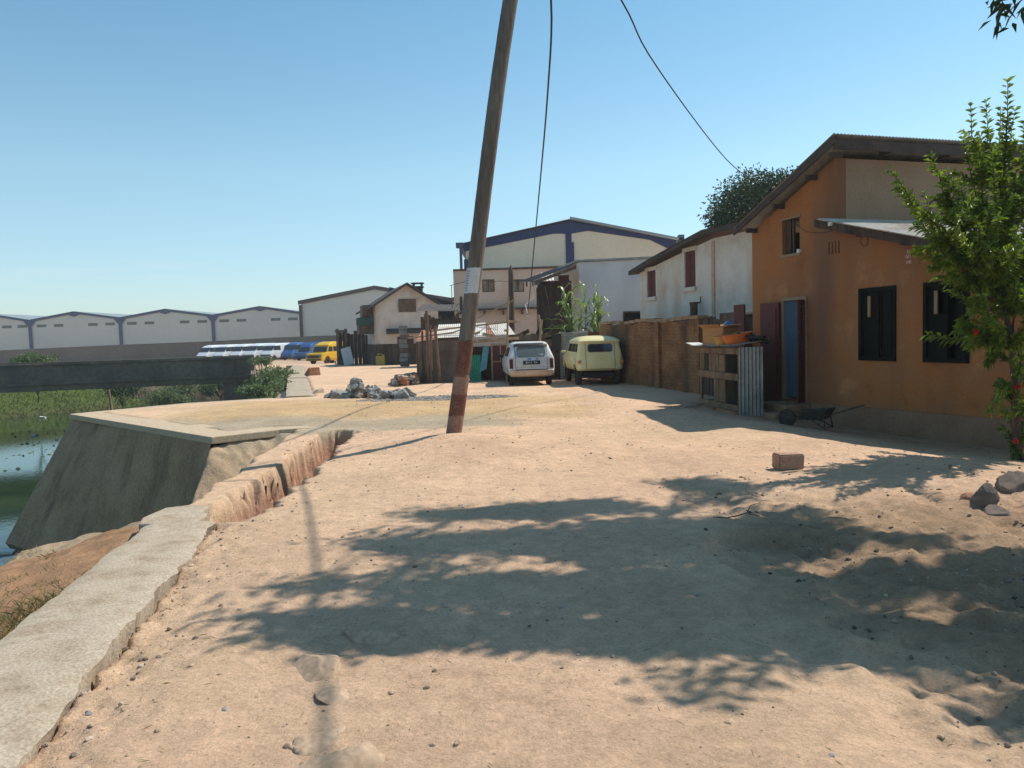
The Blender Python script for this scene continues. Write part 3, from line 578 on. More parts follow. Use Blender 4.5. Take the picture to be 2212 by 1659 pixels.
# annex
An=thing('annex_building','pink two storey annex with two curtained windows below the blue trimmed warehouse','building',(-3.3,52,0),0)
def ax(px,py): p=gy(px,py,52); return p.x+3.3,p.z
hs=[]
for (u0,u1) in ((1042,1068),(1105,1132)): 
    a=ax(u0,631);c=ax(u1,603); hs.append((a[0],c[0],a[1],c[1]))
b=MB(); wall(b,[(-.4,6.05),(9,6.25)],-.4,hs,.3); b.bb((-.4,.31,-.4),(9,7,6.0)); b.build('wall','pink_plaster',An)
for (a,c,z0,z1) in hs:
    f=MB(); f.bb((a,.06,z0),(a+.05,.12,z1)); f.bb((c-.05,.06,z0),(c,.12,z1)); f.bb((a+.05,.06,z1-.06),(c-.05,.12,z1)); f.bb((a+.05,.06,z0),(c-.05,.12,z0+.05)); f.bb((a+(c-a)*.5-.03,.05,z0+.05),(a+(c-a)*.5+.03,.12,z1-.06)); fo=f.build('window','wood_dark',An)
    s=MB(); s.bb((a+.05,.14,z0),(c-.05,.16,z1)); s.build('pane','glass_dark',fo)
    s=MB(); 
    for (q0,q1) in ((a+.05,a+(c-a)*.3),(a+(c-a)*.58,c-.06)):
        n=16
        for k in range(n): 
            u=q0+(q1-q0)*k/n; u2=q0+(q1-q0)*(k+1)/n; s.quad((u,.125+.01*(k%2),z0+.05),(u2,.125+.01*((k+1)%2),z0+.05),(u2,.125+.01*((k+1)%2),z1-.06),(u,.125+.01*(k%2),z1-.06))
    s.build('curtain','concrete_dark',fo)
zl=ax(1100,665)[1]
b=MB(); b.bb((-.4,-.45,zl-.12),(9,-.003,zl)); 
for k in range(7): b.bb((.3+k*1.25,-.4,zl-.45),(.42+k*1.25,-.004,zl-.13))
b.bb((-.4,-.12,6.0),(9,-.003,6.12)); b.build('ledge','wood_dark',An)

# ================================================================== FAR WAREHOUSES
valley=[(-110,690),(65,690),(260,685.5),(460,680),(655,676)]; peak=[(-20,678),(160,673),(357,667.5),(562,661.5)]
for i in range(4):
    a=gy(*valley[i],150); c=gy(*valley[i+1],150); p=gy(*peak[i],150)
    lab=['at the far left edge of the picture','second from the left','second from the right','nearest the big pink beige shed'][i]
    t=thing('far_warehouse','long low cream warehouse bay with blue trim, '+lab,'warehouse',((a.x+c.x)/2,150,-1),0,'row of cream warehouses beyond the canal')
    h=(c.x-a.x)/2; e=8.15; pk=p.z+1; px_=p.x-(a.x+c.x)/2
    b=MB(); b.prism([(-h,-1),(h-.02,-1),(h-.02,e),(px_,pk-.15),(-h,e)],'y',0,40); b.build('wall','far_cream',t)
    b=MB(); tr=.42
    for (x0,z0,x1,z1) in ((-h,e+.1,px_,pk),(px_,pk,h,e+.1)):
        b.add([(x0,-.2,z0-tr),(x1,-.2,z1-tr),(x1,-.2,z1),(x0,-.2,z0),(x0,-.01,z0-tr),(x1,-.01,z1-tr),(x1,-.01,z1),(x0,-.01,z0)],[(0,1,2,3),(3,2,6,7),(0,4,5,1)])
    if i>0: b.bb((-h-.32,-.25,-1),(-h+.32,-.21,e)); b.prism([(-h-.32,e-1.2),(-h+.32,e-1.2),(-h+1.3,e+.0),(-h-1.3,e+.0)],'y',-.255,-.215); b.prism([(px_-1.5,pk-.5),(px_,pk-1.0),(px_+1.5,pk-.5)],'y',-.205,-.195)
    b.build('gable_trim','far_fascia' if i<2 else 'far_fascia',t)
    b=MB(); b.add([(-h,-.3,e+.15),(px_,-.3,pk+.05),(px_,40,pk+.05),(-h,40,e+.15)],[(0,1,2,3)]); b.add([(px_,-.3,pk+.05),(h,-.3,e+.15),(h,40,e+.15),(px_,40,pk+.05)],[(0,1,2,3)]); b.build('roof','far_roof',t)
    for u in (-.86,-.48,.28,.66) if i else (.3,.68):
        b=MB(); b.bb((u*h,-.06,e-1.35),(u*h+1.8,.0-.001,e-.85)); b.build('vent_window','glass_dark',t)
a=gy(650,649,122); p=gy(809,617,122); c=gy(975,640,122)
t=thing('beige_shed','large pink beige shed with brown roof edge behind the gabled house','warehouse',(a.x,122,-1),0)
b=MB(); w1=p.x-a.x; w2=c.x-a.x
b.prism([(0,-1),(w2-.05,-1),(w2-.05,a.z+.6),(w1,p.z+.8),(0,a.z+.8)],'y',0,35); b.prism([(w2,-1),(w2+24,-1),(w2+24,a.z+.9),(w2+11,p.z+1.3),(w2,a.z+.6)],'y',0,35); b.build('wall','far_cream',t)
b=MB()
for (x0,z0,x1,z1) in ((-.4,a.z+.95,w1,p.z+1),(w1,p.z+1,w2,a.z+.75),(w2,a.z+.75,w2+11,p.z+1.5),(w2+11,p.z+1.5,w2+24.5,a.z+1)):
    b.add([(x0,-.3,z0-.6),(x1,-.3,z1-.6),(x1,-.3,z1),(x0,-.3,z0),(x0,36,z0),(x1,36,z1),(x0,-.01,z0-.6),(x1,-.01,z1-.6)],[(0,1,2,3),(3,2,5,4),(0,6,7,1)])
b.bb((-.3,-.3,-1),(.15,-.05,a.z+.3)); b.build('roof_edge','dark_roof',t)

# ================================================================== GABLED HOUSE
gp=gy(877,611,51)
t=thing('gabled_house','narrow two storey white house with steep brown gable and closed shutter above','house',(gp.x,51,0),R(16))
hw=2.05; ez=3.95
b=MB(); b.prism([(-hw,-.5),(hw,-.5),(hw,ez),(0,gp.z-.15),(-hw,ez)],'y',.0,9); b.build('wall','white_plaster',t)
b=MB()
for sg in (-1,1):
    sl_=(gp.z-ez)/hw; x1=sg*(hw+.45); z1=ez-.45*sl_
    b.add([(0,-.5,gp.z),(x1,-.5,z1),(x1,9.5,z1),(0,9.5,gp.z),(0,-.5,gp.z-.14),(x1,-.5,z1-.14),(x1,9.5,z1-.14),(0,9.5,gp.z-.14)],[(0,1,2,3),(7,6,5,4),(0,4,5,1),(1,5,6,2)])
b.build('roof','dark_roof',t)
b=MB(); b.bb((-.55,-.06,3.35),(.6,-.004,4.2)); 
for k in range(6): b.bb((-.5,-.08,3.42+k*.13),(.55,-.061,3.5+k*.13))
b.build('shutter','wood_brown',t)
b=MB(); b.bb((-1.4,-.5,1.95),(2.05,-.003,2.12)); b.prism([(-.5,2.12),(-.003,2.3),(-.003,2.12)],'x',-1.4,2.05); b.build('awning','dark_roof',t)
b=MB(); b.bb((-.7,-.05,-.2),(.35,-.004,1.75)); b.build('door','red_brown_paint',t)
b=MB(); b.bb((.45,-.04,.9),(.75,-.004,1.5)); b.build('notice','paper',t)
b=MB(); b.bb((-3.0,1.2,2.0),(-2.06,3.2,3.1)); b.bb((-2.75,1.2,3.1),(-2.06,3.0,3.9)); o=b.build('balcony','green_tin',t); o['label']='small dull green boxed balcony'; o.data.materials[0]=MATS['rusty_tin']
b=MB(); b.bb((-3.2,1.0,2.6),(-2.08,1.12,3.05)); b.build('awning','green_dull',t)
b=MB(); b.bb((-hw-.06,-.06,-.5),(hw+.06,-.052,1.3)); b.bb((-hw-.06,-.001,-.5),(-hw-.002,9,1.3)); b.build('plinth','wood_dark',t)  # plinth raised and dark to paint in shade on the lower wall
# brown roofed building behind and dark shed right of the gabled house
q=gy(905,632,60)
t=thing('brown_roof_house','dark brown roofed house with a small square chimney behind the gabled house','house',(q.x,58,0),0)
a=gy(870,622,58)-Vector(t.location); c=gy(990,655,58)-Vector(t.location)
b=MB(); b.add([(a.x-1,0,a.z+.1),(c.x,0,c.z),(c.x,0,c.z-.9),(a.x-1,0,a.z-1),(a.x-1,5,a.z+.1),(c.x,5,c.z)],[(3,2,1,0),(0,1,5,4)]); b.build('roof','red_brown_paint',t).data.materials[0]=MATS['dark_roof']
b=MB(); b.bb((a.x,.2,-.5),(c.x-.4,4.5,c.z-.3)); b.build('wall','wood_dark',t)
b=MB(); z0=gy(905,635,58).z; b.bb((-.36,1,z0-.6),(.36,1.6,z0+.55)); b.bb((-.44,.9,z0+.55),(.44,1.7,z0+.65)); 
for u in (-.36,.24): b.bb((u,1,z0+.65),(u+.12,1.6,z0+.83))
b.bb((-.46,.9,z0+.83),(.46,1.7,z0+.92)); b.build('chimney','dark_roof',t)
q=gy(962,700,44)
t=thing('dark_shed','dark weathered timber shed between the gabled house and the utility pole','shed',(q.x,44,0),0)
b=MB(); planks(b,-1.4,1.0,0,-.2,3.0,12,.05,.02,.03,jz=.5); b.bb((-1.3,.2,-.2),(.9,3,2.7)); b.build('wall','wood_dark',t)
b=MB(); b.sheet((-1.6,-.3,3.15),(2.9,0,-.1),(0,3.4,.5),amp=.02,pitch=.15); b.build('roof','dark_roof',t)
b=MB(); b.bb((-.5,-.12,1.6),(.6,-.06,2.6)); b.bb((.7,-.1,2.9),(1.15,.3,3.0)); b.bb((.85,0,3.0),(1.0,.1,3.9)); o=b.build('hanging_cloth','iron',t)
b=MB(); b.tube([(0,0,0),(0,0,1.3)],.02,5); b.tube([(-.1,0,1.25),(.95,0,1.5)],.015,5)
for k in range(6): b.tube([(.1+.15*k,-.15,1.3+.03*k),(.1+.15*k,.15,1.3+.03*k)],.01,4)
pp=gy(975,650,44); o=b.build('aerial','iron'); o.location=(pp.x,44.5,3.3); tag(o,'thin television aerial on the roof of the dark timber shed','aerial')

# ================================================================== COMPOUND WALL
wp=[(0,757,128),(250,745,124),(460,737,118),(600,729,112),(700,725,108),(820,722,104)]
b=MB(); pts=[gy(*p) for p in wp]; pts=[pts[0]+(pts[0]-pts[1])*2.5]+pts
for p,q in zip(pts[:-1],pts[1:]): b.add([(p.x,p.y,-1.6),(q.x,q.y,-1.6),(q.x,q.y,q.z),(p.x,p.y,p.z),(p.x,p.y+.3,-1.6),(q.x,q.y+.3,-1.6),(q.x,q.y+.3,q.z),(p.x,p.y+.3,p.z)],[(0,1,2,3),(4,7,6,5),(3,2,6,7)])
o=b.build('compound_wall','far_wall'); tag(o,'long brown compound wall running behind the parked vans and the bridge','wall')

# ================================================================== BRIDGE
be=gy(540,768,40); bl=gy(0,792,36.5)
dv=Vector((bl.x-be.x,bl.y-be.y,0)); ang=math.atan2(dv.y,dv.x)
br=thing('concrete_bridge','dark concrete road bridge with solid parapet crossing the canal','bridge',(be.x,be.y,0),ang)
# local +x runs to the far bank, camera side is +y... (rotated about 180 degrees)
b=MB(); b.bb((0,0,-.36),(34,.35,.82)); b.build('parapet','bridge_concrete',br)
b=MB(); b.bb((-.2,-6.0,-.40),(34,-.01,.0)); b.bb((-.2,-6.3,-.45),(34,-6.01,.9)); b.build('deck','bridge_concrete',br)
b=MB(); b.bb((-.05,-.04,.83),(9.2,.42,.97)); b.bb((9.21,-.04,.72+.11),(34,.40,.90)); b.bb((0,.36,-.10),(34,.44,.02)); b.build('coping','bridge_concrete',br)
b=MB(); b.bb((-1.2,-6.2,-3.6),(1.35,.25,-.365)); b.build('abutment','bridge_concrete',br)
b=MB(); b.bb((16,-6,-3.6),(17,0,-.52)); b.build('pier','bridge_concrete',br)
# ================================================================== CANAL WALL STRIP (near) and kerb (far)
def strip(name,ys,label,tw=.02,zt=.03,thk=.55,mt='concrete'):
    b=MB(); vs=[]; fs=[]; n=len(ys); M_=9
    for j,yv in enumerate(ys):
        L_=float(xl(yv))+.05*float(fbm(np.array([yv*2.2]),np.array([3.]),11,4)[0]); R_=float(xr(yv))+.07*float(fbm(np.array([yv*2.6]),np.array([7.]),12,5)[0])+.03*float(fbm(np.array([yv*11.]),np.array([2.]),13,2)[0])
        g0=-.65*float(ss((yv-42)/48))
        for k in range(M_):
            u=k/(M_-1); X=L_+(R_-L_)*u; Z=g0+zt+.02*float(fbm(np.array([X*1.5]),np.array([yv*1.5]),14,3)[0])-(.02 if k in(0,M_-1) else 0)
            vs.append((X,yv,Z))
        vs.append((R_-.02+.05*float(vn(np.array([yv*6]),np.array([1.]),3)[0]),yv,g0+zt-.12)); vs.append((R_,yv,g0-thk)); vs.append((L_,yv,g0-thk)); vs.append((L_+.015,yv,g0+zt-.1))
    Q=M_+4
    for j in range(n-1):
        for k in range(Q): fs.append((j*Q+k,j*Q+(k+1)%Q,(j+1)*Q+(k+1)%Q,(j+1)*Q+k))
    fs+=[tuple(range(Q))[::-1],tuple((n-1)*Q+k for k in range(Q))]
    b.add(vs,fs); o=b.build(name,mt,smooth=35); return tag(o,label,'wall')
strip('canal_wall',list(np.arange(-2,6.9,.03)),'pale worn concrete top of the canal wall, broken off beside the trench in the foreground')
# broken end piece
b=MB(); b.prism([(-3.36,6.84),(-2.85,6.84),(-2.88,7.2),(-2.98,7.32),(-3.0,7.55),(-3.22,7.62),(-3.42,7.5),(-3.45,7.1)],'z',-.4,.025)
o=b.build('broken_slab','concrete',bevel=.02); tag(o,'jagged broken concrete piece at the end of the foreground canal wall','slab')
strip('far_canal_wall',list(np.arange(22.6,34,.3)),'nearer far section of concrete canal wall left of the grey stone pile',thk=.8)
strip('far_canal_wall',list(np.arange(34.2,60,.4)),'farthest section of concrete canal wall leading to the yellow van',thk=.8)
# ================================================================== CONCRETE REVETMENT BLOCK
b=MB()
tp=[(-5.22,13.34,0),(-10.71,18.84,0),(-8.96,21.25,0),(-6.95,22.35,0)]
TR=Vector(tp[0]);TL=Vector(tp[1]);TB=Vector(tp[2]);TC=Vector(tp[3])
BR=TR+Vector((-.45,-.42,-3.6)); BL=TL+Vector((-1.35,-1.75,-3.8)); BB=TB+Vector((-1.3,.6,-3.6)); BC=TC+Vector((-.9,1.2,-3.6))
def face(a,bq,c,d,nu,nv_,m):
    vs=[];fs=[]
    n=(bq-a).cross(d-a).normalized()
    for j in range(nv_+1):
        for i in range(nu+1):
            u=i/nu;v=j/nv_; p=(a*(1-u)+bq*u)*(1-v)+(d*(1-u)+c*u)*v
            if 0<j<nv_ : p=p+n*(.05*float(fbm(np.array([u*9.]),np.array([v*5.]),55,3)[0]))
            vs.append(p)
    for j in range(nv_):
        for i in range(nu): a_=j*(nu+1)+i; fs.append((a_,a_+1,a_+nu+2,a_+nu+1))
    b.add(vs,fs,m)
capd=Vector((0,0,-.11)); 
face(TL+capd,BL,BR,TR+capd,16,30,0); face(TB+capd,BB,BL,TL+capd,12,10,0); face(TC+capd,BC,BB,TB+capd,8,8,0)
RR=Vector((-4.9,13.72,-.16)); 
blk=thing('canal_revetment','dark sloping concrete revetment block jutting into the canal','embankment',(-5.22,13.34,0))
b.build('sloping_face','concrete_dark',blk,world=True)
b=MB(); o3=.04
outer=[(TR.x+.03,TR.y-.05),(TL.x-.05,TL.y-.02),(TB.x-.03,TB.y+.05),(TC.x,TC.y+.05),(-6.3,21.6),(-8.3,20.3),(-9.4,18.9),(-5.6,14.9),(-4.7,14.65),(-3.9,14.75),(-3.75,14.35),(-4.28,14.17)]
b.prism(outer[::-1],'z',-.115,.012)
b.build('cap_slab','cap_dusty',blk,world=True,bevel=.015)
# ================================================================== BRICK WALL and fences by the cars
bx0,by0=4.78,19.7; dx,dy=-.27,1.; ln=math.hypot(dx,dy)
bwal=thing('brick_wall','low mossy brick wall with rough coping between the cream car and the hutch','wall',(bx0-.27*6.6,by0+6.6,0),math.atan2(-dy,-dx))
L_=6.6*ln
b=MB(); n=40
vs=[];fs=[]
for i in range(n+1):
    s=L_*i/n; 
    for (yy,zz) in ((0,-.3),(0,1.86+.03*math.sin(i*.7)+.03*random.random()),(.22,1.86+.03*math.sin(i*.7)),(.22,-.3)): vs.append((s,yy,zz))
for i in range(n):
    for k in range(3): fs.append((4*i+k,4*i+4+k,4*i+5+k,4*i+1+k))
fs+=[(0,1,2,3),(4*n+3,4*n+2,4*n+1,4*n)]
b.add(vs,fs); b.build('bricks','brick_wall',bwal)
b=MB()
for i in range(16): b.box((L_*(i+.5)/16,.1,1.93+.02*math.sin(i)),(L_/16-.02,.30,.09),Matrix.Rotation(random.uniform(-.02,.02),3,'Y'),jit=.012)
b.build('coping','concrete_dark',bwal)
b=MB(); b.bb((L_-2.42,-.10,-.3),(L_-2.18,-.001,1.88)); b.bb((L_-.22,-.05,-.3),(L_+.03,.25,1.90)); b.build('pillar','brick_wall',bwal)
# ================================================================== VEHICLES
def ring(yr,yf,w,r,crown=.03,ns=8,na=5):
    pts=[]; r=min(r,w*.95,(yf-yr)*.45)
    def cr(x): return crown*(1-(x/w)**2)
    for i in range(ns): # rear edge left->right
        x=-(w-r)+2*(w-r)*i/ns; pts.append((x,yr-cr(x)))
    for i in range(na): q=-math.pi/2+ (math.pi/2)*i/na; pts.append((w-r+r*math.cos(q),yr+r+r*math.sin(q)-cr(w-r)*(1-i/na)))
    for i in range(ns): pts.append((w,yr+r+(yf-yr-2*r)*i/ns))
    for i in range(na): q=(math.pi/2)*i/na; pts.append((w-r+r*math.cos(q),yf-r+r*math.sin(q)))
    for i in range(ns): x=(w-r)-2*(w-r)*i/ns; pts.append((x,yf+cr(x)))
    for i in range(na): q=math.pi/2+(math.pi/2)*i/na; pts.append((-(w-r)+r*math.cos(q),yf-r+r*math.sin(q)))
    for i in range(ns): pts.append((-w,yf-r-(yf-yr-2*r)*i/ns))
    for i in range(na): q=math.pi+(math.pi/2)*i/na; pts.append((-(w-r)+r*math.cos(q),yr+r+r*math.sin(q)-cr(w-r)*(i/na)))
    return pts
class Car:
    def __init__(s,lv,crown): s.lv=lv; s.crown=crown   # levels: (z,yr,yf,w,r)
    def at(s,z): 
        zs=[l[0] for l in s.lv]; return [float(np.interp(z,zs,[l[k] for l in s.lv])) for k in range(1,5)]
    def body(s,cuts):
        b=MB(); P=None; zs=[]
        for l0,l1 in zip(s.lv[:-1],s.lv[1:]):
            k=max(1,int((l1[0]-l0[0])/.05)); zs+=[l0[0]+(l1[0]-l0[0])*i/k for i in range(k)]
        zs.append(s.lv[-1][0]); vs=[];fs=[];n=0
        for z in zs:
            yr,yf,w,r=s.at(z); p=ring(yr,yf,w,r,s.crown); n=len(p); vs+=[(x,y,z) for x,y in p]
        for j in range(len(zs)-1):
            for k in range(n): fs.append((j*n+k,j*n+(k+1)%n,(j+1)*n+(k+1)%n,(j+1)*n+k))
        fs+=[tuple(range(n))[::-1],tuple((len(zs)-1)*n+k for k in range(n))]
        b.add(vs,fs); return b
    def rear(s,b,x0,x1,z0,z1,off=.006,nx=8,nz=5,front=False,rc=0,m=None,th=.012):
        # patch on rear (or front) face
        vs=[];fs=[]
        for j in range(nz+1):
            z=z0+(z1-z0)*j/nz; yr,yf,w,r=s.at(z)
            for i in range(nx+1):
                x=x0+(x1-x0)*i/nx
                if rc:
                    dz=min(z-z0,z1-z); q=max(0,rc-dz); sh=rc-math.sqrt(max(0,rc*rc-q*q)); x=x0+sh+(x1-x0-2*sh)*i/nx
                c=s.crown*(1-(x/w)**2); ex=max(0,abs(x)-(w-r)); rr=r-math.sqrt(max(0,r*r-ex*ex)) if ex<r else r
                y=(yf+c-rr+off) if front else (yr-c+rr-off)
                vs.append((x,y,z))
        for j in range(nz):
            for i in range(nx): a=j*(nx+1)+i; f=(a,a+1,a+nx+2,a+nx+1); fs.append(f[::-1] if front else f)
        o=len(vs); sg=-1 if front else 1
        vs+=[(x,y+sg*th,z) for x,y,z in vs]
        bd=[i for i in range(nx+1)]+[(nx+1)*j+nx for j in range(1,nz+1)]+[(nx+1)*nz+i for i in range(nx-1,-1,-1)]+[(nx+1)*j for j in range(nz-1,0,-1)]
        for i in range(len(bd)): a,c=bd[i],bd[(i+1)%len(bd)]; f=(a,a+o,c+o,c); fs.append(f if not front else f[::-1])
        b.add(vs,fs,m)
    def side(s,b,sg,y0,y1,z0,z1,off=.006,sl0=0,sl1=0,m=None,ny=4,nz=4,th=.012):
        vs=[];fs=[]
        for j in range(nz+1):
            z=z0+(z1-z0)*j/nz; w=s.at(z)[2]; t=j/nz
            for i in range(ny+1): vs.append((sg*(w+off),(y0+sl0*t)+((y1+sl1*t)-(y0+sl0*t))*i/ny,z))
        for j in range(nz):
            for i in range(ny): a=j*(ny+1)+i; f=(a,a+1,a+ny+2,a+ny+1); fs.append(f if sg>0 else f[::-1])
        o=len(vs); vs+=[(x-sg*th,y,z) for x,y,z in vs]
        bd=[i for i in range(ny+1)]+[(ny+1)*j+ny for j in range(1,nz+1)]+[(ny+1)*nz+i for i in range(ny-1,-1,-1)]+[(ny+1)*j for j in range(nz-1,0,-1)]
        for i in range(len(bd)): a,c=bd[i],bd[(i+1)%len(bd)]; f=(a,a+o,c+o,c); fs.append(f if sg>0 else f[::-1])
        b.add(vs,fs,m)
def boolcut(o,cuts):
    for cb in cuts:
        c=cb.build('cut','iron'); c.parent=o.parent
        md=o.modifiers.new('c','BOOLEAN'); md.operation='DIFFERENCE'; md.object=c; md.solver='EXACT'
        bpy.context.view_layer.update(); me=bpy.data.meshes.new_from_object(o.evaluated_get(bpy.context.evaluated_depsgraph_get()))
        me.name=o.data.name; o.modifiers.clear(); o.data=me; bpy.data.objects.remove(c)
    me=o.data; me.materials.clear(); return o
def arch(x0,x1,y,z,r):
    b=MB(); n=20; p=[(y+r*math.cos(2*math.pi*i/n),z+r*math.sin(2*math.pi*i/n)) for i in range(n)]; b.prism(p,'x',x0,x1); return b
def wheel(t,x,y,r,w,rim='iron'):
    s=1 if x>0 else -1
    b=MB(); h=w/2; b.lathe([(r*.6,-h),(r*.93,-h),(r,-h*.75),(r,h*.75),(r*.93,h),(r*.6,h)],28,(x,y,r),'x'); wo=b.build('wheel','tyre',t,smooth=40)
    b=MB(); b.lathe([(0,-h*.5),(r*.25,-h*.6),(r*.3,-h*.3),(r*.5,-h*.25),(r*.6,-h*.8),(r*.6,h*.8),(r*.5,h*.25),(r*.3,h*.3),(r*.25,h*.6),(0,h*.5)],20,(x,y,r),'x'); b.build('rim',rim,wo,smooth=40)
def finish_body(c,t,mt,cuts,smooth=38,split=None):
    o=c.body(cuts).build('body',mt,t); boolcut(o,cuts); o.data.materials.append(MATS[mt])
    if split:
        o.data.materials.append(MATS[split[0]])
        for p in o.data.polygons:
            if split[1](p.center): p.material_index=1
    o.data.polygons.foreach_set('use_smooth',[True]*len(o.data.polygons)); o.data.set_sharp_from_angle(angle=R(smooth)); return o
# ---- white hatchback, seen from behind
t=thing('parked_car','dusty white hatchback with grey rear window, parked tail to the road','car',(.64,24.55,zg(.6,25.0)+.0),R(4.0))
c=Car([(.29,.12,3.42,.62,.12),(.34,.02,3.48,.70,.12),(.38,.0,3.5,.715,.12),(.50,.0,3.5,.725,.12),(.52,.05,3.48,.735,.10),(.60,.06,3.46,.745,.10),(.86,.12,3.40,.735,.08),(.93,.15,2.70,.715,.08),(1.28,.36,2.02,.585,.09),(1.345,.42,1.85,.555,.12),(1.385,.54,1.6,.50,.2),(1.40,.75,1.4,.42,.25)],.035)
finish_body(c,t,'car_white',[arch(-1,-.52,.62,.28,.33),arch(.52,1,.62,.28,.33),arch(-1,-.52,2.95,.28,.33),arch(.52,1,2.95,.28,.33)],split=('bumper_dusty',lambda p:p.z<.505 and p.y<.5))
for x_,y_ in ((-.60,.62),(.60,.62),(-.6,2.95),(.6,2.95)): wheel(t,x_,y_,.275,.16)
b=MB(); c.rear(b,-.50,.50,.53,.905,.008,rc=.03,th=.01); c.rear(b,-.50,-.47,.905,1.26,.008); c.rear(b,.47,.50,.905,1.26,.008); c.rear(b,-.47,.47,1.235,1.27,.008); hz=b.build('tailgate','car_white',t,smooth=40)
b=MB()
for (x0,x1,z0,z1) in ((-.512,-.50,.53,1.24),(.50,.512,.53,1.24)): c.rear(b,x0,x1,z0,z1,.010,nx=1,nz=8)
c.rear(b,-.5,.5,.60,.606,.010,nz=1); b.build('panel_gap','plate_black',hz)
b=MB(); c.rear(b,-.455,.455,.905,1.24,.010,rc=.05); b.build('rear_window','glass_grey',hz,smooth=40)
Z=.74; yr,yf,w_,r_=c.at(Z); b=MB(); b.box((0,yr-.055,Z),(.54,.02,.125),Matrix.Rotation(-.28,3,'X')); pl=b.build('number_plate','plate_black',hz,bevel=.006)
text_part('plate_marks','8111 TA',.105,'letter_white',hz,Matrix.Translation((0,yr-.072,Z))@Matrix.Rotation(math.pi/2-.28,4,'X'),.002)
b=MB(); 
for (x0,x1) in ((-.12,-.07),(-.06,.0),(.14,.19),(.2,.22)): c.rear(b,x0,x1,.83,.885,.014,nx=2,nz=2)
c.rear(b,-.50,-.465,.93,1.14,.013,nx=2,nz=2); b.build('blue_stripe','stripe_blue',hz)
b=MB(); c.rear(b,-.005,.012,.575,.592,.014,nx=1,nz=1); b.build('tailgate_lock','plate_black',hz)
b=MB(); c.rear(b,-.50,.50,.505,.530,.014,nx=6,nz=1); b.build('lower_trim','red_paint',hz)
yr=c.at(1.1)[0]
text_part('window_sticker','NE',.085,'letter_white',hz,Matrix.Translation((.33,c.at(.985)[0]-.045,.985))@Matrix.Rotation(math.pi/2-.5,4,'X'),.001)
for sg in (-1,1):
    b=MB(); c.rear(b,min(sg*.585,sg*.70),max(sg*.585,sg*.70),.56,.86,.010,nx=5); b.build('tail_lamp','lamp_red',t,smooth=40)
    b=MB(); c.rear(b,min(sg*.40,sg*.52),max(sg*.40,sg*.52),.425,.46,.008,nx=2,nz=1); b.build('reflector','lamp_orange',t)
    b=MB(); c.side(b,sg,.55,1.15,.93,1.22,.006,sl0=.18,sl1=-.02); c.side(b,sg,1.22,2.25,.93,1.22,.006,sl0=0,sl1=-.2); b.build('side_window','glass_dark',t,smooth=30)
b=MB(); c.rear(b,-.54,.54,1.245,1.355,.03,th=.06,nx=8,nz=3); b.build('roof_spoiler','car_black',t,smooth=40)
b=MB(); b.bb((-.95,2.35,.86),(-.74,2.5,.98)); b.bb((.74,2.35,.86),(.95,2.5,.98)); b.build('mirror','car_black',t,bevel=.02)
b=MB(); b.bb((-.45,.2,.2),(.45,3.2,.26)); b.tube([(-.3,.05,.22),(-.3,.5,.22)],.025,8); b.build('underbody','plate_black',t)
# ---- cream estate, tall
t=thing('parked_car','tall pale cream yellow estate car parked with its tailgate to the road','car',(2.72,23.75,zg(2.7,24.0)-.01),R(3.5))
c=Car([(.46,.10,3.5,.66,.12),(.49,.03,3.55,.70,.15),(.54,.0,3.56,.715,.16),(.80,.02,3.56,.72,.18),(.90,.04,3.50,.71,.14),(.99,.06,2.75,.685,.11),(1.03,.07,2.62,.675,.10),(1.32,.13,2.3,.625,.10),(1.335,.07,2.32,.65,.14),(1.375,.07,2.3,.65,.16),(1.42,.12,2.15,.62,.22),(1.47,.26,1.95,.54,.3),(1.51,.5,1.7,.40,.3),(1.53,.9,1.4,.22,.18)],.045)
finish_body(c,t,'car_cream',[arch(-1,-.50,.60,.33,.36),arch(.50,1,.60,.33,.36),arch(-1,-.5,2.95,.33,.36),arch(.5,1,2.95,.33,.36)],smooth=30)
for x_,y_ in ((-.60,.60),(.60,.60),(-.6,2.95),(.6,2.95)): wheel(t,x_,y_,.33,.15)
b=MB(); c.rear(b,-.44,.44,.52,1.30,.010,nx=8,nz=8); tg=b.build('tailgate','car_cream',t,smooth=40)
b=MB()
for (x0,x1,z0,z1) in ((-.452,-.440,.51,1.30),(.440,.452,.51,1.30),(-.44,.44,.508,.520)): c.rear(b,x0,x1,z0,z1,.012,nx=3 if x1-x0>.1 else 1,nz=8)
b.build('panel_gap','plate_black',tg)
b=MB(); c.rear(b,-.40,.40,1.015,1.295,.014,rc=.08,nz=10); b.build('window_seal','bumper_dusty',tg,smooth=40); tg2=b
b=MB(); c.rear(b,-.375,.375,1.035,1.275,.020,rc=.06,nz=10); b.build('rear_window','glass_dark',tg,smooth=40)
b=MB(); c.rear(b,-.39,.39,.965,.985,.020,nz=1); c.rear(b,-.22,.22,.85,.885,.035,nx=4,nz=2,rc=.02); c.rear(b,-.40,.40,.545,.565,.02,nz=1); b.build('moulding','car_cream',tg,smooth=40)
b=MB(); c.rear(b,-.015,.015,.535,.555,.02,nx=1,nz=1); c.rear(b,.0,.02,.83,.85,.03,nx=1,nz=1); b.build('lock','plate_black',tg)
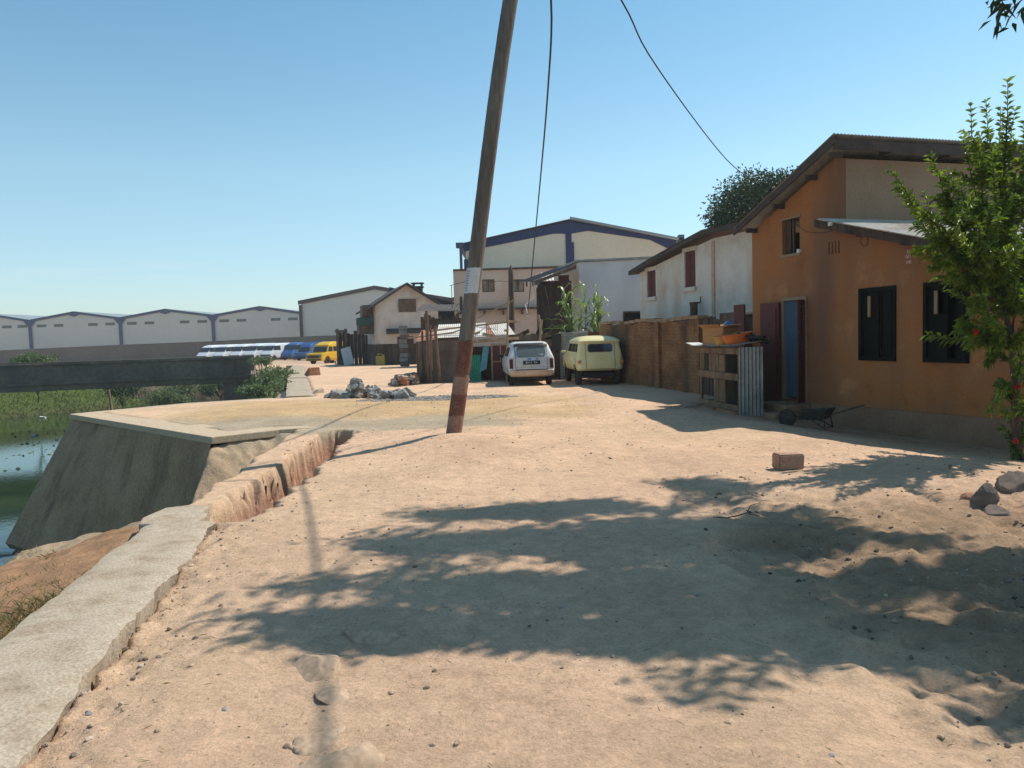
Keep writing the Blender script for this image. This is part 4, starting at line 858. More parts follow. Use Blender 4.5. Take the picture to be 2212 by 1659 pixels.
for sg in (-1,1):
    b=MB(); c.side(b,sg,.30,.68,1.04,1.29,.006,sl0=.06); c.side(b,sg,.76,1.42,1.04,1.29,.006); c.side(b,sg,1.50,2.35,1.04,1.29,.006,sl1=-.22); b.build('side_window','glass_dark',t)
    b=MB(); b.lathe([(0,-.05),(.045,-.045),(.055,-.02),(.055,.02)],14)
    for i,v in enumerate(b.v): b.v[i]=(sg*.655+v[0],-.0+v[2],.74+v[1])
    b.build('tail_lamp','lamp_orange',t,smooth=40)
    b=MB(); c.side(b,sg,.20,1.05,.66,.84,.035,th=.04,sl0=.15,sl1=-.2); b.build('wing_bulge','car_cream',t,smooth=60)
b=MB(); b.bb((-.85,2.62,.98),(-.70,2.74,1.06)); b.build('mirror','car_cream',t,bevel=.02)
b=MB(); b.bb((-.45,.3,.26),(.45,3.2,.39)); b.tube([(-.2,.0,.36),(-.2,.06,.30)],.02,8); b.build('underbody','plate_black',t)
# ---- vans
def van(name,label,loc,rz,mt,L,W,H,group=None,hood=.75,style=0):
    t=thing(name,label,'van',loc,rz,group); hh=H
    if style==0: lv=[(.32,.1,L-.05,W-.05,.1),(.40,0,L,W,.1),(.62,0,L+.02,W,.1),(.95,0,L-.02,W,.1),(1.0,0,L-hood*.85,W-.01,.1),(1.05,0,L-hood,W-.015,.1),(1.58,.04,L-hood-.28,W-.07,.12),(1.70,.05,L-hood-.3,W-.09,.15),(H-.08,.1,L-hood-.75,W-.16,.2),(H,.3,L-hood-1.0,W-.35,.3)]
    else: lv=[(.32,.1,L-.05,W-.05,.15),(.42,0,L,W,.2),(.80,0,L-.02,W,.25),(1.05,0,L-.30,W,.25),(1.30,0,L-.60,W-.02,.2),(1.95,.04,L-1.15,W-.08,.2),(2.05,.05,L-1.3,W-.1,.2),(H-.08,.1,L-1.75,W-.16,.25),(H,.4,L-2.2,W-.35,.35)]
    c=Car(lv,.04); finish_body(c,t,mt,[arch(-2,-W+.25,.95,.33,.40),arch(W-.25,2,.95,.33,.40),arch(-2,-W+.25,L-.85,.33,.40),arch(W-.25,2,L-.85,.33,.40)])
    for x_ in (-W+.12,W-.12):
        for y_ in (.95,L-.85): wheel(t,x_,y_,.32,.2)
    z0,z1=(1.10,1.55) if style==0 else (1.32,1.93)
    b=MB(); c.rear(b,-W+.16,W-.16,z0,z1,.012,front=True); b.build('windscreen','glass_dark',t,smooth=40)
    b=MB(); c.rear(b,-W+.2,W-.2,.55,.82,.014,front=True); b.build('grille','van_blue' if mt=='van_blue' else 'iron',t)
    for sg in (-1,1):
        b=MB(); c.rear(b,min(sg*(W-.05),sg*(W-.28)),max(sg*(W-.05),sg*(W-.28)),.62,.84,.02,front=True,nx=3,nz=2); b.build('headlight','glass_grey',t)
        if style==0: ys=[(.25,.95),(1.03,1.85),(1.93,2.65),(2.75,L-hood-.12)]
        else: ys=[(L-2.15,L-.75)]
        for k,(a,d) in enumerate(ys):
            b=MB(); c.side(b,sg,a,d,z0+.02,z1,.008,sl1=-.24 if k==len(ys)-1 else 0); b.build('side_window','glass_dark',t)
        b=MB(); c.side(b,sg,1.35,L-1.3,.50,.55,.02,th=.02); b.build('side_rail',mt,t)
    b=MB(); c.rear(b,-W+.1,W-.1,.36,.48,.07,front=True,th=.08); b.build('front_bumper','iron',t,smooth=40)
    return t
def vp(px,py,Y): p=gy(px,py,Y); return (p.x,Y)
p=gy(711,785,69.3); van('parked_van','bright yellow van with short bonnet parked at the end of the road','van' and (p.x+.9,71.6,zg(p.x,70)+.0),R(155),'van_yellow',4.35,.86,1.98,hood=.8)
lab=['white van farthest left in the row, half hidden behind the bridge parapet','white van second from the left in the parked row','white van third from the left, behind the bushes','white van fourth from the left, showing little of its cab','white van nearest the blue vans, with its bonnet clear of the bushes']
GV='white and blue vans parked in a row'
for i,(cx) in enumerate((449,484,519,554,590)):
    Yv=107-i*.8; p=gy(cx,760,Yv); z=zg(p.x,Yv); pos=(p.x+1.1,Yv+4.3,z)
    if i==0: vroot=van('parked_van',lab[i],pos,R(158),'van_white',5.2,.95,2.28,GV,style=1)
    else: copy_thing(vroot,pos,R(158+random.uniform(-3,3)),lab[i])
p=gy(630,760,101); van('parked_van','blue van beside the last white van in the row',(p.x+1.2,105,zg(p.x,101)),R(157),'van_blue',4.8,.95,2.3,GV,style=1)
p=gy(657,758,94); van('parked_van','darker blue van with roof rack, half behind the yellow van',(p.x+1.4,98,zg(p.x,94)),R(155),'van_blue',4.6,.92,2.15,GV,style=0)
rr=[o for o in COL.objects if o.get('label','').startswith('darker blue')][0]
b=MB()
for k in range(6): b.bb((-.7,.5+.45*k,2.16),(.7,.54+.45*k,2.2))
for x_ in (-.72,.68): b.bb((x_,.4,2.1),(x_+.04,2.9,2.24))
b.build('roof_rack','van_blue',rr)

# ================================================================== UTILITY POLE in front
pb=gz(977,942,.1); px0,py0=pb.x,pb.y
ptop=Vector((px0+1.52,py0+.1,8.7))
pole=thing('utility_pole','tall leaning wooden utility pole with red painted bands and a pasted paper notice','pole',(px0,py0,0))
b=MB(); pts=[];rs=[]
for i in range(60):
    u=i/59; z=-.4+u*(ptop.z+.4); k=(z/ptop.z)
    pts.append((ptop.x*0+1.52*k*(1-.10*math.sin(math.pi*max(0,min(1,k)))*1),.1*k,z)); rs.append(.118-.005*u+random.uniform(-.0015,.0015))
b.tube(pts,rs,14); po=b.build('shaft','pole_wood',pole,smooth=50)
def pat(z): 
    k=z/ptop.z; return Vector((1.52*k*(1-.10*math.sin(math.pi*k)),.1*k,z))
def prad(z): return .118-.005*((z+.4)/(ptop.z+.4))
def band(name,z0,z1,mt,a0=0,a1=360,off=.003,parent=None,n=24,nz=4,jit=0):
    b=MB(); vs=[];fs=[]
    for j in range(nz+1):
        z=z0+(z1-z0)*j/nz; p=pat(z)
        for i in range(n+1):
            q=R(a0+(a1-a0)*i/n); r=prad(z)+off; jj=(random.uniform(-jit,jit) if (j in(0,nz)) else 0); vs.append((p.x+r*math.cos(q),p.y+r*math.sin(q),z+jj))
    for j in range(nz):
        for i in range(n): a=j*(n+1)+i; fs.append((a,a+1,a+n+2,a+n+1))
    b.add(vs,fs); return b.build(name,mt,parent or pole,smooth=True)
mat('band_red',[(.13,.055,.04),(.19,.09,.065)],6,30,.3,.4,.9); mat('band_pale',[(.22,.12,.085),(.30,.19,.14)],6,30,.25,.4,.9)
band('painted_band',-.1,.42,'band_pale',jit=.012); band('painted_band',.42,.74,'band_red',jit=.012,off=.004); band('painted_band',.74,1.02,'band_pale',jit=.012,off=.003); band('painted_band',1.02,1.55,'band_red',jit=.02,off=.004)
zt=gy(1000,577,11.6).z; zb_=gy(1020,632,11.6).z
pp=band('paper_notice',zb_,zt,'paper',172,318,.006,nz=6,jit=.006)
b=MB()
for k in range(9):
    z=zb_+.04+k*.035
    for j in range(3):
        a=R(200+j*13+random.uniform(0,5)); a2=a+R(random.uniform(5,10)); p=pat(z); r=prad(z)+.0075
        b.quad((p.x+r*math.cos(a),p.y+r*math.sin(a),z),(p.x+r*math.cos(a2),p.y+r*math.sin(a2),z),(p.x+r*math.cos(a2),p.y+r*math.sin(a2),z+.013),(p.x+r*math.cos(a),p.y+r*math.sin(a),z+.015))
b.build('faded_writing','ink',pp)
b=MB(); b.tube([pat(8.3)+Vector((-.14,-.02,0)),pat(8.3)+Vector((.2,-.02,.02))],.02,6); b.build('hook','iron',pole)
def cable(label,pts,r=.012,name='power_cable',n=5,mt='cable',sub=5,group=None):
    P=[Vector(p) for p in pts]; out=[]
    for i in range(len(P)-1):
        p0=P[max(i-1,0)];p1=P[i];p2=P[i+1];p3=P[min(i+2,len(P)-1)]
        for k in range(sub):
            u=k/sub; out.append(.5*((2*p1)+(-p0+p2)*u+(2*p0-5*p1+4*p2-p3)*u*u+(-p0+3*p1-3*p2+p3)*u**3))
    out.append(P[-1]); b=MB(); b.tube(out,r,n); o=b.build(name,mt,loc=out[0],smooth=True); return tag(o,label,'cable',group)
top=Vector((px0,py0,0))+pat(8.3)
cable('twisted dark cable dropping from the leaning pole to the distant small pole',[top,gy(1190,-5,14),gy(1183,200,18),gy(1166,400,24),gy(1152,550,31),gy(1140,680,37.5)],.022)
cable('single dark cable running down to the tree behind the orange house',[top+Vector((.1,0,.1)),gy(1342,0,14),gy(1400,115,16),gy(1500,258,20),gy(1570,345,23.5),gy(1618,386,26)],.015)
cable('thick overhead cable above the road, out of view, casting a straight soft shadow',[top+Vector((0,0,.15)),(2.15,12.1,7.55),(2.33,11.65,7.5),(2.75,10.2,7.45),(3.38,8.0,7.45),(3.98,5.86,7.5),(5.2,1.5,7.9),(7,-5,8.8)],.022)
up_=thing('utility_pole','thin dark distant pole with pointed top in front of the pink annex','pole',(gy(1103,573,38).x,38,0))
zt2=gy(1103,573,38).z; b=MB(); b.tube([(-.05,0,-.2),(.0,0,zt2-.5),(0.0,0,zt2-.3),(0,0,zt2)],[.17,.125,.12,.02],10); b.build('shaft','wood_dark',up_,smooth=50)
b=MB(); b.tube([(.1,0,zt2-.75),(1.1,0,zt2-.8)],.03,6); 
for k in (.35,.75,1.05): b.tube([(k,0,zt2-1.05),(k,0,zt2-.72)],.045,8)
b.build('crossarm','iron',up_)
b=MB(); e=gy(1140,680,37.5); b.tube([(1.0,0,zt2-.8),(1.05,-.1,zt2-1.6),(e.x-up_.location.x-.1,-.3,e.z+.5),(e.x-up_.location.x,-.5,e.z-.05)],.03,6); b.build('drop_lead','white_pvc',up_)
q=Vector((up_.location.x,38,zt2-.8)); cable('thin wire sagging from the distant pole towards the porch roof',[q+Vector((1.1,0,0)),q+Vector((1.8,-2,-.35)),gy(1160,610,31)],.012)
cable('thin wire crossing the pink annex wall left of the distant pole',[q,gy(1060,610,40),gy(1015,640,42),gy(985,660,44)],.012)

# ================================================================== SHACKS AND FENCES around the cars
def gx28(px,Y=28): return gy(px,740,Y).x
sh=thing('tin_roof_shack','low shack of grey brown panels with patchy corrugated tin roof left of the white hatchback','shack',(-3.3,27.8,zg(-3,27.8)))
b=MB(); planks(b,-.02,1.62,0,-.1,1.50,4,.04,.012,.008,vert=False,jz=.02); b.bb((-.02,.05,-.1),(1.62,.10,1.42)); b.build('front_panel','adobe',sh)
b=MB(); q=Matrix.Rotation(R(62),3,'Z')
for k in range(8): b.box(Vector((-.08,.05,.72))+q@Vector((.12+.24*k,0,0)),(.22,.04,1.5+random.uniform(-.08,.1)),q)
for k in range(3): b.box(Vector((-.08,.0,.3+.5*k))+q@Vector((.9,-.04,0)),(1.9,.03,.07),q)
b.build('side_boards','wood_brown',sh)
b=MB(); b.bb((1.62,.06,-.1),(1.75,.14,1.45)); b.bb((3.3,.1,-.1),(3.38,.18,1.4)); b.bb((1.75,.6,-.1),(3.3,.65,1.25)); b.bb((2.2,.12,.4),(3.3,.16,.45)); b.bb((2.2,.12,.9),(3.3,.16,.95)); b.build('frame','wood_dark',sh)
b=MB(); b.sheet((1.78,.10,-.0),(.42,0,0),(0,0,.95),amp=.012); b.build('green_panel','green_tin',sh)
b=MB(); b.add([(2.16,.0,.35),(2.40,.02,.45),(2.52,.1,1.25),(2.3,.1,1.22),(2.16,.04,.36),(2.40,.06,.46),(2.52,.14,1.26),(2.3,.14,1.23)],[(0,1,2,3),(4,7,6,5),(0,4,5,1),(1,5,6,2),(2,6,7,3),(3,7,4,0)]); b.build('blue_panel','cyan_tarp',sh)
b=MB(); b.bb((2.62,.02,.05),(3.3,.06,1.28)); d=b.build('door','red_brown_paint',sh)
b=MB()
for a_ in ((2.58,-.02,.0,2.64,.07,1.34),(2.90,-.02,.7,2.94,.055,1.30),(3.26,-.02,0,3.32,.07,1.34)): b.bb(a_[:3],a_[3:])
for zz in (.68,1.30): b.bb((2.64,-.02,zz),(3.26,.055,zz+.04))
b.build('door_frame','wood_pale',d)
b=MB(); b.sheet((.62,.0,1.60),(1.0,0,.02),(-.05,1.9,.50),amp=.007); b.build('tin_sheet','tin_light',sh); b=MB(); b.sheet((1.66,.0,1.58),(.75,0,.03),(-.05,1.8,.52),amp=.007); b.build('tin_sheet','tin_light',sh); b=MB(); b.sheet((2.75,.0,1.63),(.72,0,.02),(-.30,1.6,.44),amp=.007); b.build('tin_sheet','tin_light',sh)
b=MB(); b.sheet((2.42,-.02,1.60),(.42,0,.02),(0,1.6,.45),amp=.012); b.build('rusty_sheet','brick_red',sh); b=MB(); b.sheet((-.1,.05,1.50),(.7,0,.05),(0,1.9,.4),amp=.012); b.build('rusty_sheet','brick_red',sh)
b=MB(); b.tube([(.3,.4,1.85),(1.7,.3,1.98),(3.5,.2,2.12)],.035,6); b.tube([(-.4,.2,1.62),(1.2,.5,1.78),(2.0,.7,2.05)],.03,6); b.tube([(3.25,-.1,2.13),(3.65,-.12,2.08)],.04,6); b.tube([(1.6,-.1,1.42),(3.6,-.06,1.52)],.06,6); b.tube([(2.1,1.5,2.3),(3.5,1.2,2.95)],.03,6)
b.box((2.5,-.05,1.66),(.4,.1,.1),Matrix.Rotation(.2,3,'Y')); b.box((2.05,-.04,1.72),(.35,.1,.08),Matrix.Rotation(-.3,3,'Y')); b.box((3.15,-.02,1.8),(.16,.12,.08)); b.build('roof_pole','wood_pale',sh)
# upper dark lean-to behind
# leaning red ridge pole
def post(label,pxb,pyt,pxt,Y,r=.05,mt='wood_pale',zb=-.1,name='fence_post',taper=.8,cat='post'):
    a=gy(pxb,800,Y); c=gy(pxt,pyt,Y); z0=zg(a.x,Y)+zb
    b=MB(); b.tube([(0,0,z0),((c.x-a.x)*.5+random.uniform(-.02,.02),0,(z0+c.z)/2),(c.x-a.x,0,c.z)],[r,r*.92,r*taper],8); o=b.build(name,mt,smooth=60); o.location=(a.x,Y,0); return tag(o,label,cat)
post('tall bare pole standing at the left side of the white hatchback',1094,640,1098,27.2,.045)
post('pole behind the hatchback leaning slightly right',1160,690,1170,27.9,.05)
post('bent pole rising behind the hatchback roof and leaning left',1184,680,1163,28.4,.06)
post('tall grey post with broken top at the corner of the shack',925,672,921,27.5,.07,'wood_brown')
post('middle post at the shack corner, next to the tallest one',932,702,930,27.4,.05,'wood_brown')
post('slanting board post at the shack corner, nearest the panels',950,704,940,27.35,.06,'wood_brown')
post('dark half burnt post in front of the side boards',915,715,912,27.6,.045,'wood_dark')
# dark plank fence behind the hatchback
fn=thing('plank_fence','dark uneven plank fence behind the white hatchback','fence',(-.1,28.3,zg(0,28.3)))
b=MB(); planks(b,0,1.9,0,.0,1.52,6,.03,.02,.015,vert=False,jz=.03); b.bb((0,.06,0),(1.9,.1,1.35)); b.build('plank','wood_dark',fn)
b=MB(); b.bb((0.02,-.09,1.30),(1.95,-.05,1.40)); b.bb((-.05,-.05,1.42),(1.7,0,1.62)); b.build('top_plank','wood_brown',fn)
b=MB(); b.bb((1.35,-.05,1.18),(1.95,-.022,1.5)); b.build('rusty_plate','brick_red',fn)
b=MB(); 
for k in range(9): b.bb((1.2+k*.13,-.16,-.1),(1.30+k*.13,-.12,.8+random.uniform(0,.5)))
b.build('pale_stake','wood_brown',fn)
jk=thing('junk_heap','heap of dark scrap and sheets behind the plank fence','scrap heap',(1.0,29.2,0))
for k in range(16):
    b=MB(); b.box((random.uniform(-.8,1.3),random.uniform(-.3,.5),random.uniform(1.1,1.8)),(random.uniform(.2,.6),.05,random.uniform(.1,.4)),Matrix.Rotation(random.uniform(-.6,.6),3,'Y')@Matrix.Rotation(random.uniform(-.8,.8),3,'X')); b.build('scrap',random.choice(['wood_dark','iron','rusty_tin','wood_brown','wood_dark']),jk)
b=MB(); b.bb((-.9,-.1,0),(1.4,.6,1.5)); b.build('base','wood_dark',jk)
cs=thing('corrugated_fence','silvery sheet of corrugated iron between the two cars','fence',(1.75,28.0,zg(2,28)))
b=MB(); b.sheet((0,0,.0),(0,0,1.68),(1.02,-.05,.02),amp=.014); b.build('sheet','tin',cs)
b=MB(); b.bb((.98,.03,-.1),(1.05,.1,1.65)); b.bb((-.06,.03,-.1),(.0,.1,1.65)); b.build('post','wood_dark',cs)
b=MB(); b.box((-.12,-.05,1.35),(.34,.06,.6),Matrix.Rotation(.05,3,'Y')); b.build('tar_patch','plate_black',cs)
b=MB(); b.sheet((1.05,.06,.0),(0,0,1.60),(.95,-.6,.02),amp=.014); b.build('rusty_sheet','rusty_tin',cs)
b=MB(); b.bb((.98,-.03,1.50),(1.65,-.0,1.66)); b.build('red_rail','red_paint',cs)
# brown fence between brick wall and orange house
fz=thing('board_fence','dark brown boards and corrugated offcuts closing the gap beside the orange house','fence',(4.80,19.66,zg(4.8,19.6)),math.atan2(-2.35,.42))
b=MB(); planks(b,.02,1.1,0,-.1,2.0,7,.03,.012,.02,jz=.15); b.build('board','wood_dark',fz)
b=MB(); b.sheet((1.1,.0,-.1),(.75,0,0),(0,0,2.1),amp=.014); b.build('corrugated_sheet','rusty_tin',fz)
b=MB(); b.bb((1.86,-.02,-.1),(2.35,.02,2.16)); b.build('red_board','red_brown_paint',fz)
aw=thing('adobe_stub','brown adobe wall stub with pale flat capping against the orange house corner','wall',(5.42,18.3,zg(5,18)),A0)
b=MB(); b.bb((-.3,0,-.1),(.95,.5,1.95)); b.build('wall','adobe',aw,bevel=.02); b=MB(); b.bb((-.36,-.08,1.95),(.95,.55,2.03)); b.build('capping','bumper_dusty',aw,bevel=.01)
b=MB(); b.tube([(-.22,0,0),(-.05,.02,.05),(.12,.0,.03),(.22,.03,-.02)],[.04,.09,.08,.03],8); o=b.build('blue_bundle','plastic_blue',smooth=True); o.location=gy(1578,706,17.9); tag(o,'small blue plastic bundle lying on the fence top behind the cardboard box','bundle')
# gate bits left of the gabled house
def quickbox(name,label,cat,px,py,Y,d,mt,rz=0,bev=.02,zz=None):
    p=gy(px,py,Y); b=MB(); b.bb((-d[0]/2,-d[1]/2,0),(d[0]/2,d[1]/2,d[2])); o=b.build(name,mt,bevel=bev); o.location=(p.x,Y,zg(p.x,Y)-.02 if zz is None else zz); o.rotation_euler=(0,0,rz); return tag(o,label,cat)
gt=thing('timber_gate','dark timber gate and posts left of the gabled house','gate',(gy(775,780,56).x,56,zg(-11,56)))
b=MB(); planks(b,-1.4,1.6,0,-.1,2.5,11,.05,.03,.06,jz=.4); b.build('board','wood_dark',gt)
b=MB()
for k in (-1.5,-.9,1.6): b.bb((k,-.25,-.1),(k+.18,-.08,2.6))
b.bb((-1.6,-.2,2.35),(-.8,-.05,2.5)); b.build('post','wood_brown',gt)
b=MB(); b.box((0,0,.62),(.7,.06,1.25),Matrix.Rotation(R(-14),3,'Y')@Matrix.Rotation(R(-12),3,'X')); o=b.build('leaning_panel','far_fascia'); p=gy(751,785,54.5); o.location=(p.x,54.5,zg(p.x,54.5)); o.data.materials[0]=MATS['grey_plaster']; tag(o,'pale blue grey panel leaning against the timber gate','panel')
jc=thing('jerrycan','dull yellow jerrycan standing by the gabled house','jerrycan',(gy(822,782,50).x,50,zg(-8,50)))
b=MB(); b.bb((-.28,-.18,0),(.28,.18,.62)); b.build('body','jerry_yellow',jc,bevel=.06); b=MB(); b.tube([(-.2,0,.6),(-.15,0,.74),(.1,0,.74),(.15,0,.6)],.035,6); b.build('handle','jerry_yellow',jc); b=MB(); b.lathe([(0,.7),(.06,.7),(.06,.6)],10,(.2,0,0)); b.build('cap','jerry_yellow',jc)
st=thing('block_stack','stack of pale blocks against the right side of the gabled house','stack',(gy(874,782,46).x,46,zg(-5.8,46)))
for k in range(9): 
    b=MB(); b.box((random.uniform(-.05,.05),0,.14+.27*k),(.5,.4,.24),Matrix.Rotation(random.uniform(-.1,.1),3,'Z'),jit=.01); b.build('block','stone_grey' if k%3 else 'adobe',st,bevel=.02)

# ================================================================== HUTCH
hu=thing('rabbit_hutch','wooden two storey hutch with wire openings and corrugated side in front of the orange house','hutch',(4.18,17.25,zg(4.4,16.6)+.02),math.atan2(-2.0,.27))
HL=2.05; DP=.46; HT=1.26
b=MB()
for (x0,x1) in ((0,.07),(.78,.86),(1.28,1.36),(HL-.07,HL)): b.bb((x0,.0,-.2),(x1,.05,HT))
b.bb((-.02,-.03,.62),(HL,-.001,.76)); b.bb((-.02,-.02,.02),(HL,-.001,.13)); b.bb((.02,-.02,HT-.12),(HL,-.001,HT)); b.bb((0,DP-.05,-.2),(.06,DP,HT)); b.bb((HL-.07,DP-.05,-.2),(HL,DP,HT))
b.bb((0,.05,.64),(HL,DP-.06,.68)); b.bb((0,.05,.06),(HL,DP-.06,.10)); b.build('frame','wood_hutch',hu,bevel=.004)
b=MB(); planks(b,.5,1.28,.01,.77,HT-.13,6,.02,.012,.006,jz=.02); b.build('slat','wood_hutch',hu); b=MB(); planks(b,.88,1.27,.01,.14,.61,3,.02,.01,.006,jz=.01); b.build('slat','wood_hutch',hu); b=MB(); planks(b,.08,.24,.01,.77,HT-.13,2,.02,.03,.004,jz=.01); b.build('slat','wood_hutch',hu)
b=MB(); b.bb((.05,DP-.04,0),(HL-.05,DP-.02,HT-.05)); b.build('back_board','wood_dark',hu)
b=MB()
for (x0,x1,z0,z1) in ((.08,.77,.14,.6),(1.37,HL-.08,.14,.6),(1.37,HL-.08,.78,HT-.13),(.26,.48,.78,HT-.13)):
    n=int((x1-x0)/.05)
    for k in range(n+1): b.bb((x0+(x1-x0)*k/n-.0015,.02,z0),(x0+(x1-x0)*k/n+.0015,.023,z1))
    n=int((z1-z0)/.05)
    for k in range(n+1): b.bb((x0,.024,z0+(z1-z0)*k/n-.0015),(x1,.027,z0+(z1-z0)*k/n+.0015))
b.build('wire_mesh','iron',hu)
b=MB(); b.sheet((HL+.03,-.02,-.12),(0,DP+.03,0),(0,0,HT+.14),amp=.014); b.build('corrugated_side','tin',hu)
b=MB(); b.sheet((-.22,-.16,HT+.03),(0,DP+.30,0.10),(HL+.28,0,.03),amp=.012,th=.01); b.build('roof','tin',hu)
b=MB(); b.box((.05,-.1,HT+.075),(.45,.3,.012),Matrix.Rotation(.12,3,'Y')); b.box((.5,-.12,HT+.07),(.3,.16,.01),Matrix.Rotation(-.1,3,'X')); b.build('white_scrap','white_pvc',hu)
b=MB(); b.add([(1.3,.2,HT+.09),(HL+.1,.05,HT+.08),(HL+.1,DP+.3,HT+.32),(1.2,DP+.2,HT+.25)],[(0,1,2,3)]); 
b2=MB()
for k in range(9): b2.box((random.uniform(1.2,HL),random.uniform(.25,DP+.1),HT+.14+random.uniform(0,.1)),(random.uniform(.2,.4),random.uniform(.15,.3),.05),Matrix.Rotation(random.uniform(-.4,.4),3,'X')@Matrix.Rotation(random.uniform(0,3),3,'Z'),jit=.02)
b2.build('rags','car_black',hu,bevel=.01)
H0=Vector(hu.location); HM=Matrix.Rotation(hu.rotation_euler.z,3,'Z')
def on_hutch(x,y,z=0): return H0+HM@Vector((x,y,HT+.06+z))
cb=thing('cardboard_box','open cardboard box with flaps up on top of the hutch','box',on_hutch(.78,.14),hu.rotation_euler.z+.35)
b=MB(); t_=.006; X,Y_,Zh=.31,.19,.36
b.bb((-X,-Y_,0),(X,-Y_+t_,Zh)); b.bb((-X,Y_-t_,0),(X,Y_,Zh)); b.bb((-X,-Y_+t_,0),(-X+t_,Y_-t_,Zh)); b.bb((X-t_,-Y_+t_,0),(X,Y_-t_,Zh)); b.bb((-X+t_,-Y_+t_,0),(X-t_,Y_-t_,t_)); b.build('box_body','cardboard',cb)
for sg in (-1,1):
    b=MB(); b.box((0,sg*(Y_+.07),Zh+.03),(2*X,.17,.005),Matrix.Rotation(sg*.45,3,'X')); b.build('flap','cardboard',cb)
    b=MB(); b.box((sg*(X+.06),0,Zh+.02),(.14,2*Y_-.02,.005),Matrix.Rotation(-sg*.35,3,'Y')); b.build('flap','cardboard',cb)
def basin(label,mt,loc,r,h,tilt):
    b=MB(); b.lathe([(0,.004),(r*.72,.004),(r*.74,.02),(r*.95,h),(r,h+.006),(r*1.04,h),(r*1.04,h-.008),(r*.97,h-.012),(r*.77,0),(0,0)],28); o=b.build('basin',mt,smooth=50); o.location=loc; o.rotation_euler=(tilt,0,hu.rotation_euler.z); return tag(o,label,'basin')
basin('orange plastic basin on the hutch, nearest the orange house','basin_orange',on_hutch(1.66,.16,.02),.31,.21,.12)
basin('yellowish brown basin between the cardboard box and the orange basin','basin_yellow',on_hutch(1.28,.06,.01),.24,.18,.08)
basin('second yellowish basin standing behind the orange one','basin_yellow',on_hutch(1.35,.38,.10),.2,.14,.08)
b=MB(); b.box((.45,.02,-.0),(1.3,.30,.24),jit=.02); b.box((1.6,.05,-.02),(.9,.26,.3),jit=.02); o=b.build('hutch_footing','brick_red',hu); o.location=(0,-.02,-.12)
b=MB()
for k in range(3): b.tube([(0,0,.03+k*.01),(-.5+.1*k,-.25-.05*k,.05),(-.9+.15*k,-.55,.03)],.012,5)
o=b.build('palm_fibre','bumper_dusty'); o.location=(4.15,17.0,zg(4.1,17)); tag(o,'pale dry sticks lying on the ground beside the hutch','sticks')
# wheelbarrow
wp_=gz(1705,905,-.05)
wb=thing('wheelbarrow','dark rusty wheelbarrow lying in the shade by the doorstep','wheelbarrow',(5.05,13.35,zg(5.05,13.35)),R(-40)); wb.scale=(.78,.78,.78)
b=MB(); b.add([(-.1,-.22,.38),(.55,-.30,.45),(.55,.30,.45),(-.1,.22,.38),(.05,-.14,.2),(.42,-.2,.22),(.42,.2,.22),(.05,.14,.2)],[(4,5,6,7),(0,4,7,3),(1,2,6,5),(0,1,5,4),(3,7,6,2)]); tr_=b.build('tray','iron',wb); sm=tr_.modifiers.new('s','SOLIDIFY'); sm.thickness=.012
b=MB()
for sg in (-1,1): b.tube([(-.42,sg*.06,.2),(.1,sg*.17,.24),(.5,sg*.24,.3),(1.15,sg*.3,.52)],.016,7); b.tube([(.45,sg*.22,.3),(.5,sg*.25,.0)],.014,6); b.tube([(.1,sg*.16,.24),(.5,sg*.25,.02)],.012,6)
b.tube([(.5,-.25,.03),(.5,.25,.03)],.012,6); b.build('frame','iron',wb,smooth=60)
b=MB(); b.lathe([(.13,-.04),(.19,-.04),(.2,-.02),(.2,.02),(.19,.04),(.13,.04)],24,(0,0,0),'x')
for i,v in enumerate(b.v): b.v[i]=(v[1]-.42,v[0],v[2]+.2)
w_=b.build('wheel','tyre',wb,smooth=40); b=MB(); b.lathe([(0,-.03),(.13,-.02),(.13,.02),(0,.03)],16,(0,0,0),'x')
for i,v in enumerate(b.v): b.v[i]=(v[1]-.42,v[0],v[2]+.2)
b.build('rim','iron',w_)
# ================================================================== STONES
def rock(r,sq=(1,1,1),cuts=5,seed=0,sub=2):
    rnd=random.Random(seed); bm=bmesh.new(); bmesh.ops.create_icosphere(bm,subdivisions=sub,radius=1)
    for v in bm.verts: v.co*=1+rnd.uniform(-.06,.06)
    for k in range(cuts):
        n=Vector((rnd.uniform(-1,1),rnd.uniform(-1,1),rnd.uniform(-1,1))).normalized(); dd=rnd.uniform(.45,.75)
        for v in bm.verts:
            q=v.co.dot(n)
            if q>dd: v.co-=n*(q-dd)
    for v in bm.verts:
        if sub>2: v.co*=1+.10*float(fbm(np.array([v.co.x*2.5+v.co.z]),np.array([v.co.y*2.5-v.co.z*1.3]),seed,4)[0])
    for v in bm.verts: v.co=Vector((v.co.x*sq[0],v.co.y*sq[1],v.co.z*sq[2]))*r
    me=bpy.data.meshes.new('stone'); bm.to_mesh(me); bm.free(); return me
def angular(dx,dy,dz,seed):
    rnd=random.Random(seed); b=MB(); b.box((0,0,0),(dx,dy,dz),jit=min(dx,dy,dz)*.22,taper=rnd.uniform(.6,.95)); me=bpy.data.meshes.new('stone'); me.from_pydata([tuple(v) for v in b.v],[],b.f)
    bm=bmesh.new(); bm.from_mesh(me); bmesh.ops.bevel(bm,geom=bm.edges[:],offset=min(dx,dy,dz)*.10,segments=1,affect='EDGES'); bm.to_mesh(me); bm.free(); return me
def place(name,me,mt,loc,rot,label,cat,group=None):
    me.materials.append(MATS[mt]); me.name=name
    if name=='rock': me.polygons.foreach_set('use_smooth',[True]*len(me.polygons)); me.set_sharp_from_angle(angle=R(50))
    o=bpy.data.objects.new(name,me); COL.objects.link(o); o.location=loc; o.rotation_euler=rot; return tag(o,label,cat,group)
rnd=random.Random(3)
a=gz(702,862,.02); c=gz(878,866,.02)
